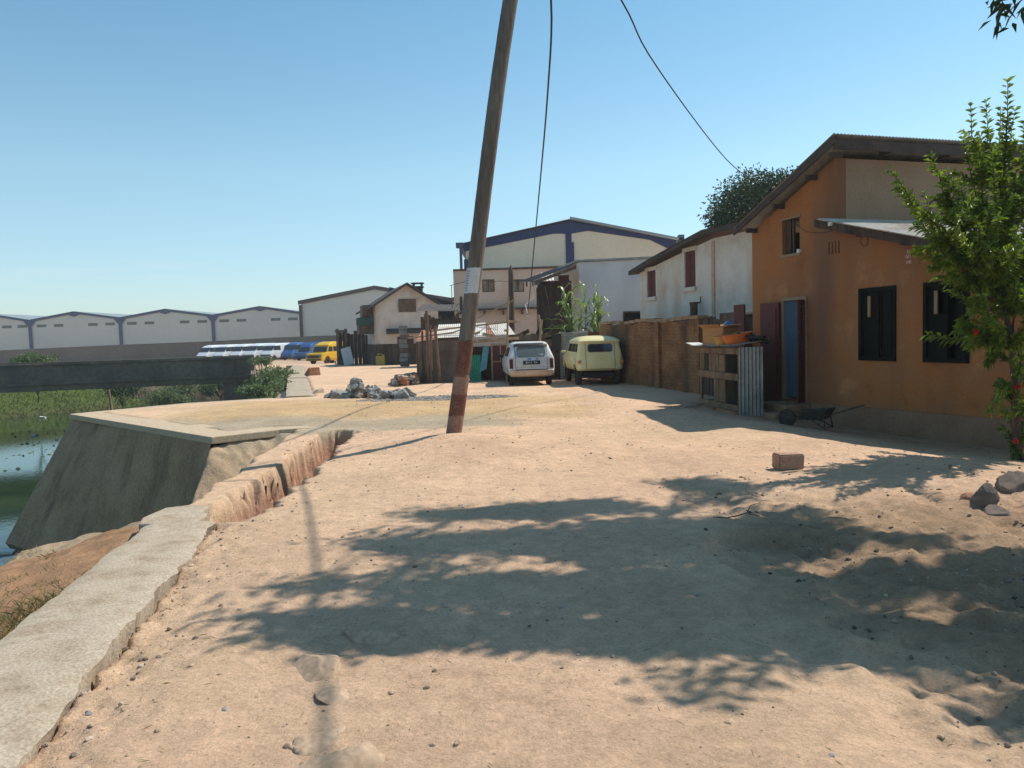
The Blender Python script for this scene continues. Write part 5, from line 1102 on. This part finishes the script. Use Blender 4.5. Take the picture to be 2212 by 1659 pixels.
for i in range(90):
    u=rnd.random(); e=math.exp(-((u-.40)/.20)**2)*.33+.13*math.exp(-((u-.85)/.12)**2)+.05; h=e*rnd.random()**1.0*(.95)
    p=a.lerp(c,u); s=rnd.uniform(.08,.19)*(1.15 if u<.6 else 1)
    place('quarry_stone',angular(s*rnd.uniform(1.3,2.3),s*rnd.uniform(.9,1.4),s*rnd.uniform(.6,1.0),i),'stone_grey' if rnd.random()<.85 else 'stone_tan',(p.x+rnd.uniform(-.1,.1),p.y+rnd.uniform(-.15,.75)+(.2-h*.3),.05+h),(rnd.uniform(-.7,.7),rnd.uniform(-.6,.6),rnd.uniform(0,6.3)),'grey angular quarry stone in the heap behind the leaning pole','stone','grey stones heaped beside the ochre sand')
place('quarry_stone',rock(.19,(1.05,.9,.9),8,77),'stone_grey',(a.lerp(c,.38).x,a.lerp(c,.38).y+.35,.44),(0,.2,0),'big rounded stone crowning the grey stone heap','stone')
for i in range(46):
    u=rnd.random(); px=852+50*rnd.random(); Y=26.5+2.8*rnd.random(); p=gy(px,800,Y)
    z=zg(p.x,Y)+rnd.random()*.30*(1 if px>862 else .4)
    s=rnd.uniform(.12,.22); place('broken_brick',angular(s*1.9,s,s*.7,100+i),rnd.choice(['brick_red','stone_tan','brick_red','stone_grey','adobe']),(p.x,Y,z+.03),(rnd.uniform(-.6,.6),rnd.uniform(-.6,.6),rnd.uniform(0,6.3)),'broken brick or stone in the rubble heap beside the shack','rubble','rubble heaped in front of the shack')
for i,(px,py) in enumerate(((655,838),(662,845),(670,842),(648,842),(690,848),(640,800))):
    p=gz(px,py,.0); place('loose_stone',angular(.35,.25,.16,300+i),'stone_tan',(p.x,p.y,zg(p.x,p.y)+.05),(rnd.uniform(-.3,.3),rnd.uniform(-.3,.3),rnd.uniform(0,6)),'flat broken stone lying along the far canal wall','stone','stones along the far canal wall')
p=gz(676,810); place('loose_stone',angular(.6,.4,.4,400),'brick_red',(p.x,p.y,.15),(.2,.1,.6),'single dark block on the road beside the far canal wall','stone')
def laterite_mesh():
    b=MB(); b.box((0,0,0),(.31,.17,.18),jit=.008); me=bpy.data.meshes.new('block'); me.from_pydata([tuple(v) for v in b.v],[],b.f); bm=bmesh.new(); bm.from_mesh(me); bmesh.ops.bevel(bm,geom=bm.edges[:],offset=.014,segments=2,affect='EDGES'); bm.to_mesh(me); bm.free(); return me
# laterite block
p=gz(1708,1016); place('laterite_block',laterite_mesh(),'stone_tan',(p.x,p.y+.08,zg(p.x,p.y)+.085),(0.02,.05,.15),'squared tan earth block alone on the bare road','block').data.materials[0]=MATS['laterite']
# foreground rocks
def frock(px,py,r,sq,seed,label,sink=.35,mt='stone_tan'):
    p=gz(px,py); return place('rock',rock(r,sq,5,seed,4),mt,(p.x,p.y,zg(p.x,p.y)+r*sq[2]*(1-2*sink)*.5),(0,0,seed),label,'rock')
frock(668,1440,.19,(1.1,.8,.55),11,'pale rounded rock half buried beside the cable shadow',.8,'stone_dusty')
frock(800,1362,.17,(1.2,.8,.45),12,'low rock half buried at the edge of the tree shadow',.85,'stone_dusty')
frock(712,1500,.11,(.8,1.0,.4),13,'small flat rock on the soft cable shadow',.9,'stone_dusty')
frock(690,1590,.13,(1.3,.8,.4),14,'rough pale rock near the bottom edge of the picture, upper one',.9,'stone_dusty')
frock(712,1648,.19,(1.0,1.2,.5),15,'largest rough pale rock at the bottom edge of the picture',.85,'stone_dusty')
frock(2130,1078,.15,(.8,.8,1.1),16,'upright boulder coloured dark for shade beside the red flowered tree',.3,'adobe')  # tree shade put into the darker colour of these rocks
frock(2155,1096,.15,(1.2,.6,.5),17,'long low stone in front of the upright boulder',.3,'adobe')
frock(2095,1072,.10,(1.3,.8,.6),18,'small stone left of the upright boulder',.4,'brick_red')
frock(2200,1052,.19,(1,.9,.8),19,'large rock coloured dark for shade at the foot of the red flowered tree',.35,'adobe')
frock(8,1380,.16,(1.1,.7,.5),20,'red brick fragment on the grass at the left picture edge',.3,'brick_red')
p=gz(1600,1120); b=MB(); b.tube([(-.22,.06,.02),(-.12,-.02,.03),(-.02,.01,.04),(.05,-.02,.07),(.09,.02,.12),(.17,.0,.15)],[.004,.006,.006,.005,.004,.002],5); b.tube([(.05,-.02,.06),(.14,-.08,.05)],.003,4); o=b.build('twig','bark',smooth=True); o.location=(p.x,p.y,zg(p.x,p.y)); tag(o,'dry forked twig on the ground at the edge of the tree shadow','twig')
# pebbles: one mass
def pebble_mass(name,pts,smin,smax,mt,seed=1,colmats=None):
    rr=np.random.RandomState(seed); g_=1.618; base=np.array([(-1,g_,0),(1,g_,0),(-1,-g_,0),(1,-g_,0),(0,-1,g_),(0,1,g_),(0,-1,-g_),(0,1,-g_),(g_,0,-1),(g_,0,1),(-g_,0,-1),(-g_,0,1)],float)/1.9; F8=[(0,11,5),(0,5,1),(0,1,7),(0,7,10),(0,10,11),(1,5,9),(5,11,4),(11,10,2),(10,7,6),(7,1,8),(3,9,4),(3,4,2),(3,2,6),(3,6,8),(3,8,9),(4,9,5),(2,4,11),(6,2,10),(8,6,7),(9,8,1)]
    V=[];Fc=[];M=[]
    for i,(x_,y_,z_) in enumerate(pts):
        s=smin+(smax-smin)*rr.rand()**5; sc=np.array([1+.6*rr.rand(),.8+.4*rr.rand(),.5+.4*rr.rand()])*s; q=rr.rand()*6.28; cq,sq_=math.cos(q),math.sin(q)
        v=(base*(1+.35*(rr.rand(12,1)-.5)))*sc; v=np.stack([v[:,0]*cq-v[:,1]*sq_,v[:,0]*sq_+v[:,1]*cq,v[:,2]],1)+np.array([x_,y_,z_+s*.25])
        o=len(V); V+=v.tolist(); Fc+=[tuple(k+o for k in f) for f in F8]; M+=[rr.randint(len(mt))]*20
    me=bpy.data.meshes.new(name); me.from_pydata(V,[],Fc)
    for q in mt: me.materials.append(MATS[q])
    me.polygons.foreach_set('material_index',M); o=bpy.data.objects.new(name,me); COL.objects.link(o); return o
def scatter(n,x0,x1,y0,y1,f,seed):
    rr=np.random.RandomState(seed); X=x0+(x1-x0)*rr.rand(n); Y=y0+(y1-y0)*rr.rand(n)**1.3; k=f(X,Y); X,Y=X[k],Y[k]; Z=terr(X,Y); return np.stack([X,Y,Z],1)
pt=scatter(8000,-4,8,2,22,lambda x,y:(x>xr(y))&(np.abs(x)<.75*y+1)&(vn(x*1.3,y*1.3,7)+.25*vn(x*5,y*5,8)>-.12)&(x<10.2-.3*y),5)
o=pebble_mass('pebbles',pt,.003,.016,['stone_dusty','stone_tan','adobe','stone_dusty','stone_grey']); tag(o,'small pebbles and crumbs scattered over the bare road','pebbles',kind='stuff')
pt=scatter(1500,-2.9,-1.4,2.3,7.2,lambda x,y:(x>xr(y)-.02)&(x<xr(y)+.55*np.random.RandomState(1).rand(len(x))),6)
o=pebble_mass('soil_crumbs',pt,.004,.020,['stone_dusty','stone_tan','adobe','stone_dusty']); tag(o,'loose soil crumbs along the concrete canal wall','soil crumbs',kind='stuff')
pt=scatter(5200,-4.0,.4,18.9,21.2,lambda x,y:np.hypot((x+1.9)/2.0,(y-19.95)/.75)<1-.2*vn(x*3,y*3,2),8)
o=pebble_mass('gravel',pt,.012,.035,['stone_grey','stone_grey','stone_grey','stone_tan']); tag(o,'grey gravel spread beside the stone heap and behind the leaning pole','gravel',kind='stuff')
pt=scatter(1500,1.5,6,2.5,8.5,lambda x,y:vn(x*2,y*2,17)>-.1,9)
o=pebble_mass('litter',pt,.005,.022,['adobe','stone_dusty','bark','stone_dusty']); tag(o,'dark clods and litter in the shaded gullied ground','clods',kind='stuff')
# ================================================================== VEGETATION
def leaf_mesh(name,P,D,Ln,Wd,mt,parent=None,seed=0,fold=.35,loc=None,droop=.3):
    rr=np.random.RandomState(seed); P=np.asarray(P,float); D=np.asarray(D,float); n=len(P)
    Ln=np.broadcast_to(Ln,n); Wd=np.broadcast_to(Wd,n)
    D=D/np.linalg.norm(D,axis=1,keepdims=True); S=rr.normal(size=(n,3)); S[:,2]*=.5; S-=D*(S*D).sum(1,keepdims=True); S/=np.linalg.norm(S,axis=1,keepdims=True); U=np.cross(D,S)
    U*=np.where(U[:,2:3]<0,-1,1)
    b=P; m_=P+D*(Ln*.45)[:,None]; t=P+D*Ln[:,None]-np.array([0,0,1])*(Ln*droop)[:,None]
    l=m_+S*(Wd*.5)[:,None]+U*(Wd*fold*.5)[:,None]; r=m_-S*(Wd*.5)[:,None]+U*(Wd*fold*.5)[:,None]
    V=np.stack([b,l,t,r],1).reshape(-1,3)
    if loc is not None: V=V-np.array(loc)
    i=np.arange(n)*4; Fc=np.stack([np.stack([i,i+3,i+2],1),np.stack([i,i+2,i+1],1)],1).reshape(-1,3)
    me=bpy.data.meshes.new(name); me.vertices.add(len(V)); me.vertices.foreach_set('co',V.ravel()); me.loops.add(Fc.size); me.loops.foreach_set('vertex_index',Fc.ravel().astype(np.int32)); me.polygons.add(len(Fc)); me.polygons.foreach_set('loop_start',np.arange(0,Fc.size,3,dtype=np.int32)); me.polygons.foreach_set('loop_total',np.full(len(Fc),3,dtype=np.int32)); me.update(); me.validate()
    me.materials.append(MATS[mt]); o=bpy.data.objects.new(name,me); COL.objects.link(o)
    if parent is not None: o.parent=parent
    return o
def along(pts,n):
    pts=[np.array(p,float) for p in pts]; L=[0]
    for a,b in zip(pts[:-1],pts[1:]): L.append(L[-1]+np.linalg.norm(b-a))
    out=[]
    for k in range(n):
        s=L[-1]*k/(n-1); i=min(len(pts)-2,int(np.searchsorted(L,s,side='right')-1)); i=max(i,0); u=(s-L[i])/max(1e-6,L[i+1]-L[i]); out.append(pts[i]*(1-u)+pts[i+1]*u)
    return out
# ---- red flowered tree at the right
TY=9.5; tb=gz(2190,985); tx,ty=6.33,9.55; tz=zg(tx,ty)
tr=thing('flowering_tree','leggy bright green tree with red flowers in front of the orange house','tree',(tx,ty,tz))
T0=np.array([tx,ty,tz]); rr=np.random.RandomState(12)
def w(px,py,dy=0): v=gy(px+12,py,TY+dy); return np.array([v.x,v.y,v.z])-T0
trunk=[np.array([0,0,-.1]),w(2185,950),w(2182,850),w(2172,740),w(2158,660)]
b=MB(); b.tube([tuple(p) for p in trunk],[.055,.05,.042,.036,.03],8)
b.tube([(0.05,0,0),tuple(w(2205,870,.1)),tuple(w(2215,740,.2)),tuple(w(2230,600,.2))],[.04,.03,.025,.02],7)
b.tube([(-.04,.05,0),tuple(w(2172,900,-.1)),tuple(w(2192,790,-.2)),tuple(w(2175,700,-.1))],[.025,.02,.018,.012],6)
b.build('trunk','bark',tr,smooth=True)
fork=[w(2158,660),w(2172,740),w(2215,640,.2),w(2150,600)]
tips=[(1912,370,-.6),(1935,400,-.3),(1960,430,.2),(1998,338,-.2),(1985,420,.5),(2040,395,.2),(2062,390,-.5),(2085,230,-.2),(2068,300,.0),(2118,222,.3),(2165,178,0),(2150,240,.4),(2200,268,-.3),(2212,300,.2),(2240,250,.5),(2130,330,-.7),(2160,360,.7),(2100,360,.3),(2010,470,-.6),(2050,500,.6),(2095,560,-.5),(2048,535,.1),(2095,470,-.9),(2130,450,.9),(2180,430,0),(2230,400,-.5),(2250,480,.4),(2190,520,-.8),(2150,560,.8),(2110,640,-.6),(2210,600,.4),(2245,620,-.3),(2125,640,.5),(2180,620,-.4),(2140,700,-.6),(2230,680,.6),(2060,500,-.8),(1965,455,-.5)]
BP=[];BD=[];tw=MB()
def spray(path,n,r0=.012,ll=.085,k=5,minu=.25):
    tw.tube([tuple(p) for p in path],[r0*(1-.75*i/(len(path)-1)) for i in range(len(path))],5)
    A=along(path,n)
    for i,p in enumerate(A):
        u=i/(n-1)
        if u<minu: continue
        t=A[min(i+1,n-1)]-A[max(i-1,0)]; t/=np.linalg.norm(t)+1e-9
        for j in range(k):
            d=rr.normal(size=3); d-=t*(d@t); d/=np.linalg.norm(d); BP.append(p+rr.normal(size=3)*.006); BD.append(d*.85+t*.75+np.array([0,0,.1]))
def bez(a,c,up=.25,n=7,j=.05):
    m=a*.45+c*.55+np.array([0,0,-up]); out=[]
    for i in range(n):
        u=i/(n-1); out.append(a*(1-u)**2+2*m*u*(1-u)+c*u*u+(rr.normal(size=3)*j*u*(1-u)))
    return out
for (px,py,dy) in tips:
    c=w(px,py,dy); f=fork[rr.randint(4)] if py>250 else fork[0]; p=bez(f,c,.25+.1*rr.rand(),9,.12); spray(p,40,.016,k=6 if py<330 else 5,minu=.35)
    if py<330:
        for q in range(4): e=p[6+q%2]+rr.normal(size=3)*np.array([.13,.13,.10])+np.array([0,0,.03]); spray(bez(p[5],e,.03,5,.03),14,.006,k=6,minu=.1)
    for q in range(2 if py<330 else 6):
        i=rr.randint(2,6); a=p[i]; d=c-f; d/=np.linalg.norm(d); e=a+(d*.12+rr.normal(size=3)*np.array([.20,.28,.17])+np.array([0,0,.02 if py<330 else .10])); spray(bez(a,e,.04,5,.03),16,.006,k=5,minu=.05)
# lower skirt
for (px,py,dy) in ((2075,705,0),(2110,730,-.3),(2130,760,.2),(2150,735,.3),(2210,760,0),(2190,800,-.3),(2225,800,.2),(2168,850,.1),(2205,880,-.2),(2175,900,.2),(2160,830,-.3),(2215,930,0),(2180,960,.1)):
    a=w(2180+rr.randint(-8,12),py+30); c=w(px,py,dy); spray(bez(a,c,-.08,6,.03),16,.007,k=5,minu=.25)
    for q in range(3): e=c+rr.normal(size=3)*.13; spray(bez(c,e,0,4,.02),9,.005,k=4,minu=0)
tw.build('twigs','bark',tr)
BP=np.array(BP);BD=np.array(BD); ln=.07+.055*rr.rand(len(BP)); leaf_mesh('crown',BP,BD,ln,ln*.31,'leaf_bright',tr,3)
for (px,py,dy) in ((2095,716,-.45),(2192,712,-.4),(2208,580,-.3),(2185,832,-.3),(2180,950,-.3)):
    c=w(px,py,dy); P=[];D=[]
    for k in range(16):
        d=rr.normal(size=3); d/=np.linalg.norm(d); P.append(c+d*.005); D.append(d+np.array([0,-.5,-.2]))
    leaf_mesh('flower',P,D,.042,.03,'petal_red',tr,k,fold=.1)
# ---- the big shade tree, standing right of the road just outside the picture
SV=np.array([SUNV.x/SUNV.z,SUNV.y/SUNV.z]); st_=thing('shade_tree','large spreading tree standing right of the picture, shading the foreground road','tree',(8.2,3.6,zg(8.2,3.6)))
T1=np.array(st_.location); rs=np.random.RandomState(4)
def GP(px,py): v=gz(px,py); return (v.x,v.y)
polyA=[GP(*p) for p in ((955,1070),(1090,1088),(1250,1062),(1440,1078),(1490,1034),(1640,1058),(1745,1082),(1850,1160),(2000,1130),(2215,1180),(2600,1250),(2900,1500),(2600,1640),(2212,1560),(2050,1480),(1930,1395),(1800,1395),(1650,1525),(1500,1490),(1400,1400),(1200,1420),(990,1432),(830,1385),(590,1375),(650,1345),(480,1312),(560,1275),(740,1255),(850,1195),(765,1185),(860,1118))]
polyA=np.array(polyA)
cl=[]; 
X=-2+11*rs.rand(60000); Y=2.0+7*rs.rand(60000); k=polysd(X,Y,polyA); 
ny_=vn(X*.75,Y*3.4,201)+.55*vn(X*1.7,Y*7.5,202)+.30*vn(X*4.5,Y*15,203)
edge=np.clip(k/.5,0,1)
keep=(k>-.02)&(ny_>.16-.17*edge-.09*np.clip(X-1.5,0,1))&~((np.abs(X-2.45)<.7)&(np.abs(Y-5.75-.1*X+.25)<.16))
X,Y=X[keep],Y[keep]; print('cluster pts',len(X))
X=X[:1700];Y=Y[:1700]
Hh=(2.35+.60*Y)+rs.rand(len(X))*1.3+.25
CP=np.stack([X+SV[0]*Hh,Y+SV[1]*Hh,Hh],1)
ok=(CP[:,2]>1.75+.47*CP[:,1]); CP=CP[ok]; print('clusters',len(CP))
# limbs
cent=CP[rs.permutation(len(CP))[:46]]; b=MB(); base=np.array([8.2,3.6,3.1])
b.tube([(8.2-T1[0],3.6-T1[1],-.3),(8.15-T1[0],3.6-T1[1],1.5),(8.2-T1[0],3.6-T1[1],3.2)],[.30,.24,.2],12); b.build('trunk','bark',st_,smooth=True)
b=MB(); nodes=[base]; 
for c in sorted(cent.tolist(),key=lambda c:np.linalg.norm(np.array(c)-base)):
    c=np.array(c); dn=[np.linalg.norm(n_-c)+.35*np.linalg.norm(n_-base) for n_ in nodes]; a=nodes[int(np.argmin(dn))]; m=(a+c)/2+np.array([0,0,.12])+rs.normal(size=3)*.08
    dist=np.linalg.norm(c-base); r=max(.012,.075-.010*dist); b.tube([tuple(a-T1),tuple(m-T1),tuple(c-T1)],[r*1.3,r*1.1,r],6); nodes.append(c); nodes.append(m)
nn=np.array(nodes)
P=[];D=[]
for c in CP:
    i=int(np.argmin(((nn-c)**2).sum(1))); a=nn[i]; b.tube([tuple(a-T1),tuple((a+c)/2-T1+np.array([0,0,.05])),tuple(c-T1)],[.008,.006,.003],3)
    dr=c-a; dr=dr/(np.linalg.norm(dr)+1e-6)
    for j in range(20):
        P.append(c+rs.normal(size=3)*np.array([.17,.085,.06])); D.append(rs.normal(size=3)*np.array([1,1,.5])+dr*.6)
b.build('limbs','bark',st_)
P=np.array(P)-T1; ln=.11+.06*rs.rand(len(P)); leaf_mesh('crown',P,D,ln,ln*.42,'leaf_dark',st_,5)
# hanging sprig reaching the upper right corner
P=[];D=[];b=MB()
a=np.array(gy(2225,-15,7.0)); e1=np.array(gy(2188,16,7.0)); e2=np.array(gy(2170,38,7.0)); e0=np.array(gy(2400,-120,6.8))
b.tube([tuple(e0-T1),tuple(a-T1),tuple(e1-T1),tuple(e2-T1)],[.012,.008,.005,.003],5); b.build('sprig','bark',st_)
for (c,n_) in ((np.array(gy(2155,30,7.0)),7),(np.array(gy(2150,5,7.0)),3),(np.array(gy(2195,4,7.0)),9),(np.array(gy(2178,-4,7.0)),6),(e1,4),(e2,3),(np.array(gy(2214,4,7.0)),6)):
    for j in range(n_): P.append(c+rs.normal(size=3)*.05-T1); D.append(rs.normal(size=3)+np.array([-.6,0,-.7]))
leaf_mesh('sprig_leaves',P,D,.13,.04,'leaf_dark',st_,6)
# ---- generic crowns
def crown_tree(name,label,cat,loc,cr,rad,nl,ll,mt,trunk_h,seed,lobes=14,tr=.15,density=1.,group=None,cw=.42):
    t=thing(name,label,cat,loc,0,group); r=np.random.RandomState(seed); rad=np.array(rad); C0=np.array(cr)
    lc=[];lr=[]
    for k in range(lobes):
        d=r.normal(size=3); d/=np.linalg.norm(d); d[2]=abs(d[2])*.8-.25; lc.append(C0+d*rad*r.uniform(.45,.85)); lr.append(r.uniform(.28,.5))
    P=[];D=[];per=nl//lobes
    for c,q in zip(lc,lr):
        d=r.normal(size=(per,3)); d/=np.linalg.norm(d,axis=1,keepdims=True); rr_=r.rand(per,1)**.45
        P.append(c+d*rad*q*rr_*(1+.08*r.normal(size=(per,1)))); D.append(d+r.normal(size=(per,3))*.6)
    P=np.concatenate(P);D=np.concatenate(D); ln=ll*(.7+.6*r.rand(len(P))); leaf_mesh('crown' if cat=='tree' else 'foliage',P,D,ln,ln*cw,mt,t,seed)
    b=MB(); 
    if trunk_h>0: b.tube([(0,0,-.3),(.05,0,trunk_h*.5),(C0[0]*.5,0,trunk_h)],[tr,tr*.8,tr*.6],8)
    for c in lc[:10]: b.tube([(C0[0]*.5,0,trunk_h),tuple((np.array([0,0,trunk_h])+c)/2),tuple(c)],[tr*.45,tr*.3,tr*.1],5)
    b.build('trunk' if cat=='tree' else 'stems','bark',t); return t
a=gy(1632,440,34); zz=a.z
crown_tree('leafy_tree','dense dark green rounded tree rising behind the orange house roof','tree',(a.x+.6,34,0),(0,0,zz-.6),(2.5,2.4,2.7),26000,.17,'leaf_dark',zz-2.2,21,lobes=30,tr=.2)
a=gy(1578,485,33); crown_tree('leafy_tree','small dark tree top peeping out left of the big dark tree','tree',(a.x+.2,36,0),(0,0,a.z-.1),(.85,.8,.7),1800,.16,'leaf_dark',a.z-1,22,lobes=8,tr=.08)
# bushes at the bridge end and on the bank
def bush(label,px,py,Y,rad,n,ll,mt,seed,name='bush',z=None,lob=10):
    p=gy(px,py,Y); z=zg(p.x,Y) if z is None else z; crown_tree(name,label,'bush',(p.x,Y,z),(0,0,max(.25,p.z-z)),rad,n,ll,mt,.15,seed,lobes=lob,tr=.05)
bush('big pale leafy bush at the right end of the bridge',604,818,38.4,(1.05,1.1,.75),1500,.14,'leaf_bush',31,lob=16)
bush('tall thin bush sprouting over the parapet end of the bridge',562,782,38.9,(.8,.6,.45),600,.12,'leaf_bush',32)
bush('low bush hanging down the canal bank under the bridge end',598,845,35.2,(1.0,1.1,.6),1500,.15,'leaf_bush',33)
bush('bush with yellowish tips on the canal bank right of the bridge',602,820,38.5,(1.3,1.4,.8),2200,.15,'leaf_bush',34)
bush('bushy weed low on the bank, nearest the stone revetment',592,858,30.5,(1.4,1.2,.5),2000,.13,'leaf_bush',35)
bush('round leafy bush in front of the compound wall beyond the bridge',77,780,45,(1.3,1.1,.75),1700,.16,'leaf_bush',36,z=-1.2)
bush('dark bush on the far bank seen beneath the bridge, left of the water',262,838,53,(1.6,1.5,1.2),2400,.18,'leaf_dark',38,z=-2.6)
bush('green waterside plants under the bridge near the leaning stick',355,862,56,(1.7,1.5,1.0),2200,.18,'leaf_bush',39,z=-2.8)
bush('long bank of leafy plants beyond the bridge opening',425,845,66,(4.5,1.5,1.4),5200,.22,'leaf_bush',40,z=-2.8,lob=24)
bush('greenery at the abutment side of the bridge opening',475,838,62,(2.2,1.5,1.6),2600,.2,'leaf_bush',42,z=-2.8)
bush('weeds at the foot of the timber gate',742,786,55,(.8,.6,.25),400,.12,'leaf_bush',43,lob=5)
b=MB(); b.tube([(0,0,-.6),(.03,0,.6),(-.1,0,1.9)],.07,6); p=gy(240,870,46); o=b.build('stake','wood_pale'); o.location=(p.x,46,-2.8); tag(o,'pale stake leaning out of the canal beneath the bridge','stake')
# grass on the far bank and near bank
def grass(name,label,n,region,h,mt,seed,w_=.02,lean=.5):
    r=np.random.RandomState(seed); X,Y=region(r,n); Z=terr(X,Y); P=np.stack([X,Y,Z-.01],1); D=np.stack([r.normal(size=len(X))*lean,r.normal(size=len(X))*lean,np.ones(len(X))],1); L=h*(.5+r.rand(len(X)))
    o=leaf_mesh(name,P,D,L,w_*np.ones(len(X)),mt,None,seed,fold=0,droop=.15); tag(o,label,'grass',kind='stuff')
def reg_far(r,n):
    Y=30+45*r.rand(n); d=r.rand(n)**1.2*9; X=np.interp(Y,XFy,XFx)-d; return X,Y
grass('far_bank_grass','short bright green grass on the far canal bank',26000,reg_far,.22,'grass',51,.05)
def reg_near(r,n):
    Y=3.2+5*r.rand(n*3); d=.15+2.9*r.rand(n*3); X=xl(Y)-d; k=(vn(X*1.1,Y*1.1,61)+.5*vn(X*4,Y*4,62)+.25*np.exp(-((X+3.3)**2+(Y-4.6)**2)/.3))>.12; return X[k][:n],Y[k][:n]
grass('dry_grass','dry yellowing grass on the near canal bank left of the concrete strip',1700,reg_near,.07,'dry_grass',52,.006,.8)
def reg_n2(r,n):
    Y=3.9+1.5*r.rand(n); X=xl(Y)-.05-.55*r.rand(n)*ss(1-np.abs(Y-4.7)/.8); return X,Y
grass('grass_tuft','greenish grass tuft beside the concrete strip at the left picture edge',1300,reg_n2,.10,'dry_grass',53,.006,.7)
def reg_n3(r,n):
    Y=7+5*r.rand(n); X=xl(Y)-2.6-2.2*r.rand(n); return X,Y
grass('water_edge_grass','straggling dry grass where the near bank drops to the canal',2600,reg_n3,.28,'dry_grass',54,.014,.7)
def reg_n4(r,n):
    Y=24+22*r.rand(n); X=xl(Y)-.5-5*r.rand(n); return X,Y
grass('bank_weeds','green and tan weeds covering the bank below the far canal wall',9000,reg_n4,.30,'leaf_bush',55,.06,.8)
def reg_st(r,n):
    X=-3+9*r.rand(n*3); Y=2.4+9*r.rand(n*3)**1.4; k=(X>xr(Y)+.02)&(X<9.9-.3*Y)&((X-xr(Y)<.7)|(r.rand(n*3)<.25)); return X[k][:n],Y[k][:n]
r5=np.random.RandomState(77); X5,Y5=reg_st(r5,1100); D5=r5.normal(size=(len(X5),3)); D5[:,2]=.05*np.abs(D5[:,2]); o=leaf_mesh('straw',np.stack([X5,Y5,terr(X5,Y5)+.006],1),D5,.02+.06*r5.rand(len(X5))**2,.005,'dry_grass',None,78,fold=.2,droop=.0); tag(o,'bits of straw and dry leaf strewn on the road','straw',kind='stuff')
# floating scraps and water weeds
r_=np.random.RandomState(3); P=[]
for k in range(900):
    q=gz(20+r_.rand()*330,905+r_.rand()*260,WATER+.004); 
    if vn(np.array([q.x*.6]),np.array([q.y*.5]),77)[0]>.13 and float(terr(np.array([q.x]),np.array([q.y]))[0])<-2.9: P.append((q.x+r_.normal()*.1,q.y+r_.normal()*.15,WATER+.006))
o=leaf_mesh('water_weed',P,r_.normal(size=(len(P),3))*np.array([1,1,.05]),.18,.13,'leaf_bush',None,9,fold=.1,droop=0); tag(o,'patches of floating weed on the canal water','water weed',kind='stuff')
for i,(px,py,lab) in enumerate(((93,903,'white plastic scrap floating on the canal nearest the far bank'),(76,941,'small white scrap floating in the middle of the canal'),(12,1195,'white scrap caught at the water edge below the near bank'))):
    q=gz(px,py,WATER); b=MB(); b.box((0,0,.04),(.32,.2,.09),jit=.05); o=b.build('plastic_scrap','white_pvc',bevel=.01); o.location=(q.x,q.y,WATER); tag(o,lab,'litter')
# cane plants behind the fence
def cane(label,px,Y,ht,seed,nst=7,sp=.35):
    p=gy(px,740,Y); t=thing('cane_plant',label,'plant',(p.x,Y,0)); r=np.random.RandomState(seed); b=MB(); lb=MB()
    for s in range(nst):
        x0,y0_=r.normal()*.15,r.normal()*.15; lx,ly=r.normal()*sp,r.normal()*sp; h=ht*r.uniform(.65,1.0); pts=[(x0+lx*(u**1.5),y0_+ly*(u**1.5),h*u*.8) for u in np.linspace(0,1,6)]; b.tube(pts,[.025,.023,.02,.017,.014,.008],6)
        for k in range(8):
            u=.3+.7*k/7; i=min(4,int(u*5)); a=np.array(pts[i])*(1-(u*5-i))+np.array(pts[i+1])*(u*5-i); q=r.rand()*6.28; L=r.uniform(.7,1.25); ed=r.uniform(.10,.4)+.5*(1-u); w0=r.uniform(.035,.065)
            dv=np.array([math.cos(q),math.sin(q),0]); sd_=np.array([-dv[1],dv[0],0]); vs=[];fs=[]; n=8
            for j in range(n+1):
                v=j/n; c=a+dv*(L*ed*v*(1+.9*v))+np.array([0,0,L*(.9*v-.75*v**2.6*r.uniform(.6,1.0))]); wd=w0*(math.sin(math.pi*min(1,v*.9+.1)))**.6 if v<1 else .002
                vs+= [tuple(c-sd_*wd),tuple(c+np.array([0,0,-wd*.5])),tuple(c+sd_*wd)]
            for j in range(n): fs+=[(3*j,3*j+1,3*j+4,3*j+3),(3*j+1,3*j+2,3*j+5,3*j+4)]
            lb.add(vs,fs)
    b.build('stalk','leaf_cane',t,smooth=True); lb.build('leaves','leaf_cane',t,smooth=True)
cane('clump of tall cane above the corrugated sheet, the left and leafier one',1242,29.3,3.9,61,9,.38)
cane('clump of tall cane with thin upright stalks above the cream car',1288,29.3,3.9,62,6,.18)

# ================================================================== AIR
b=MB(); b.bb((-330,-65,-5),(120,640,13.5)); hz_=b.build('haze','iron'); tag(hz_,'thin warm dusty air','haze',kind='stuff'); hm=bpy.data.materials.new('dusty_air'); hm.use_nodes=True; N=hm.node_tree.nodes; N.remove(N['Principled BSDF']); pv=N.new('ShaderNodeVolumePrincipled'); pv.inputs['Color'].default_value=(.97,.97,.97,1); pv.inputs['Density'].default_value=.0007; pv.inputs['Anisotropy'].default_value=.3
hm.node_tree.links.new(pv.outputs[0],N['Material Output'].inputs['Volume']); hz_.data.materials[0]=hm
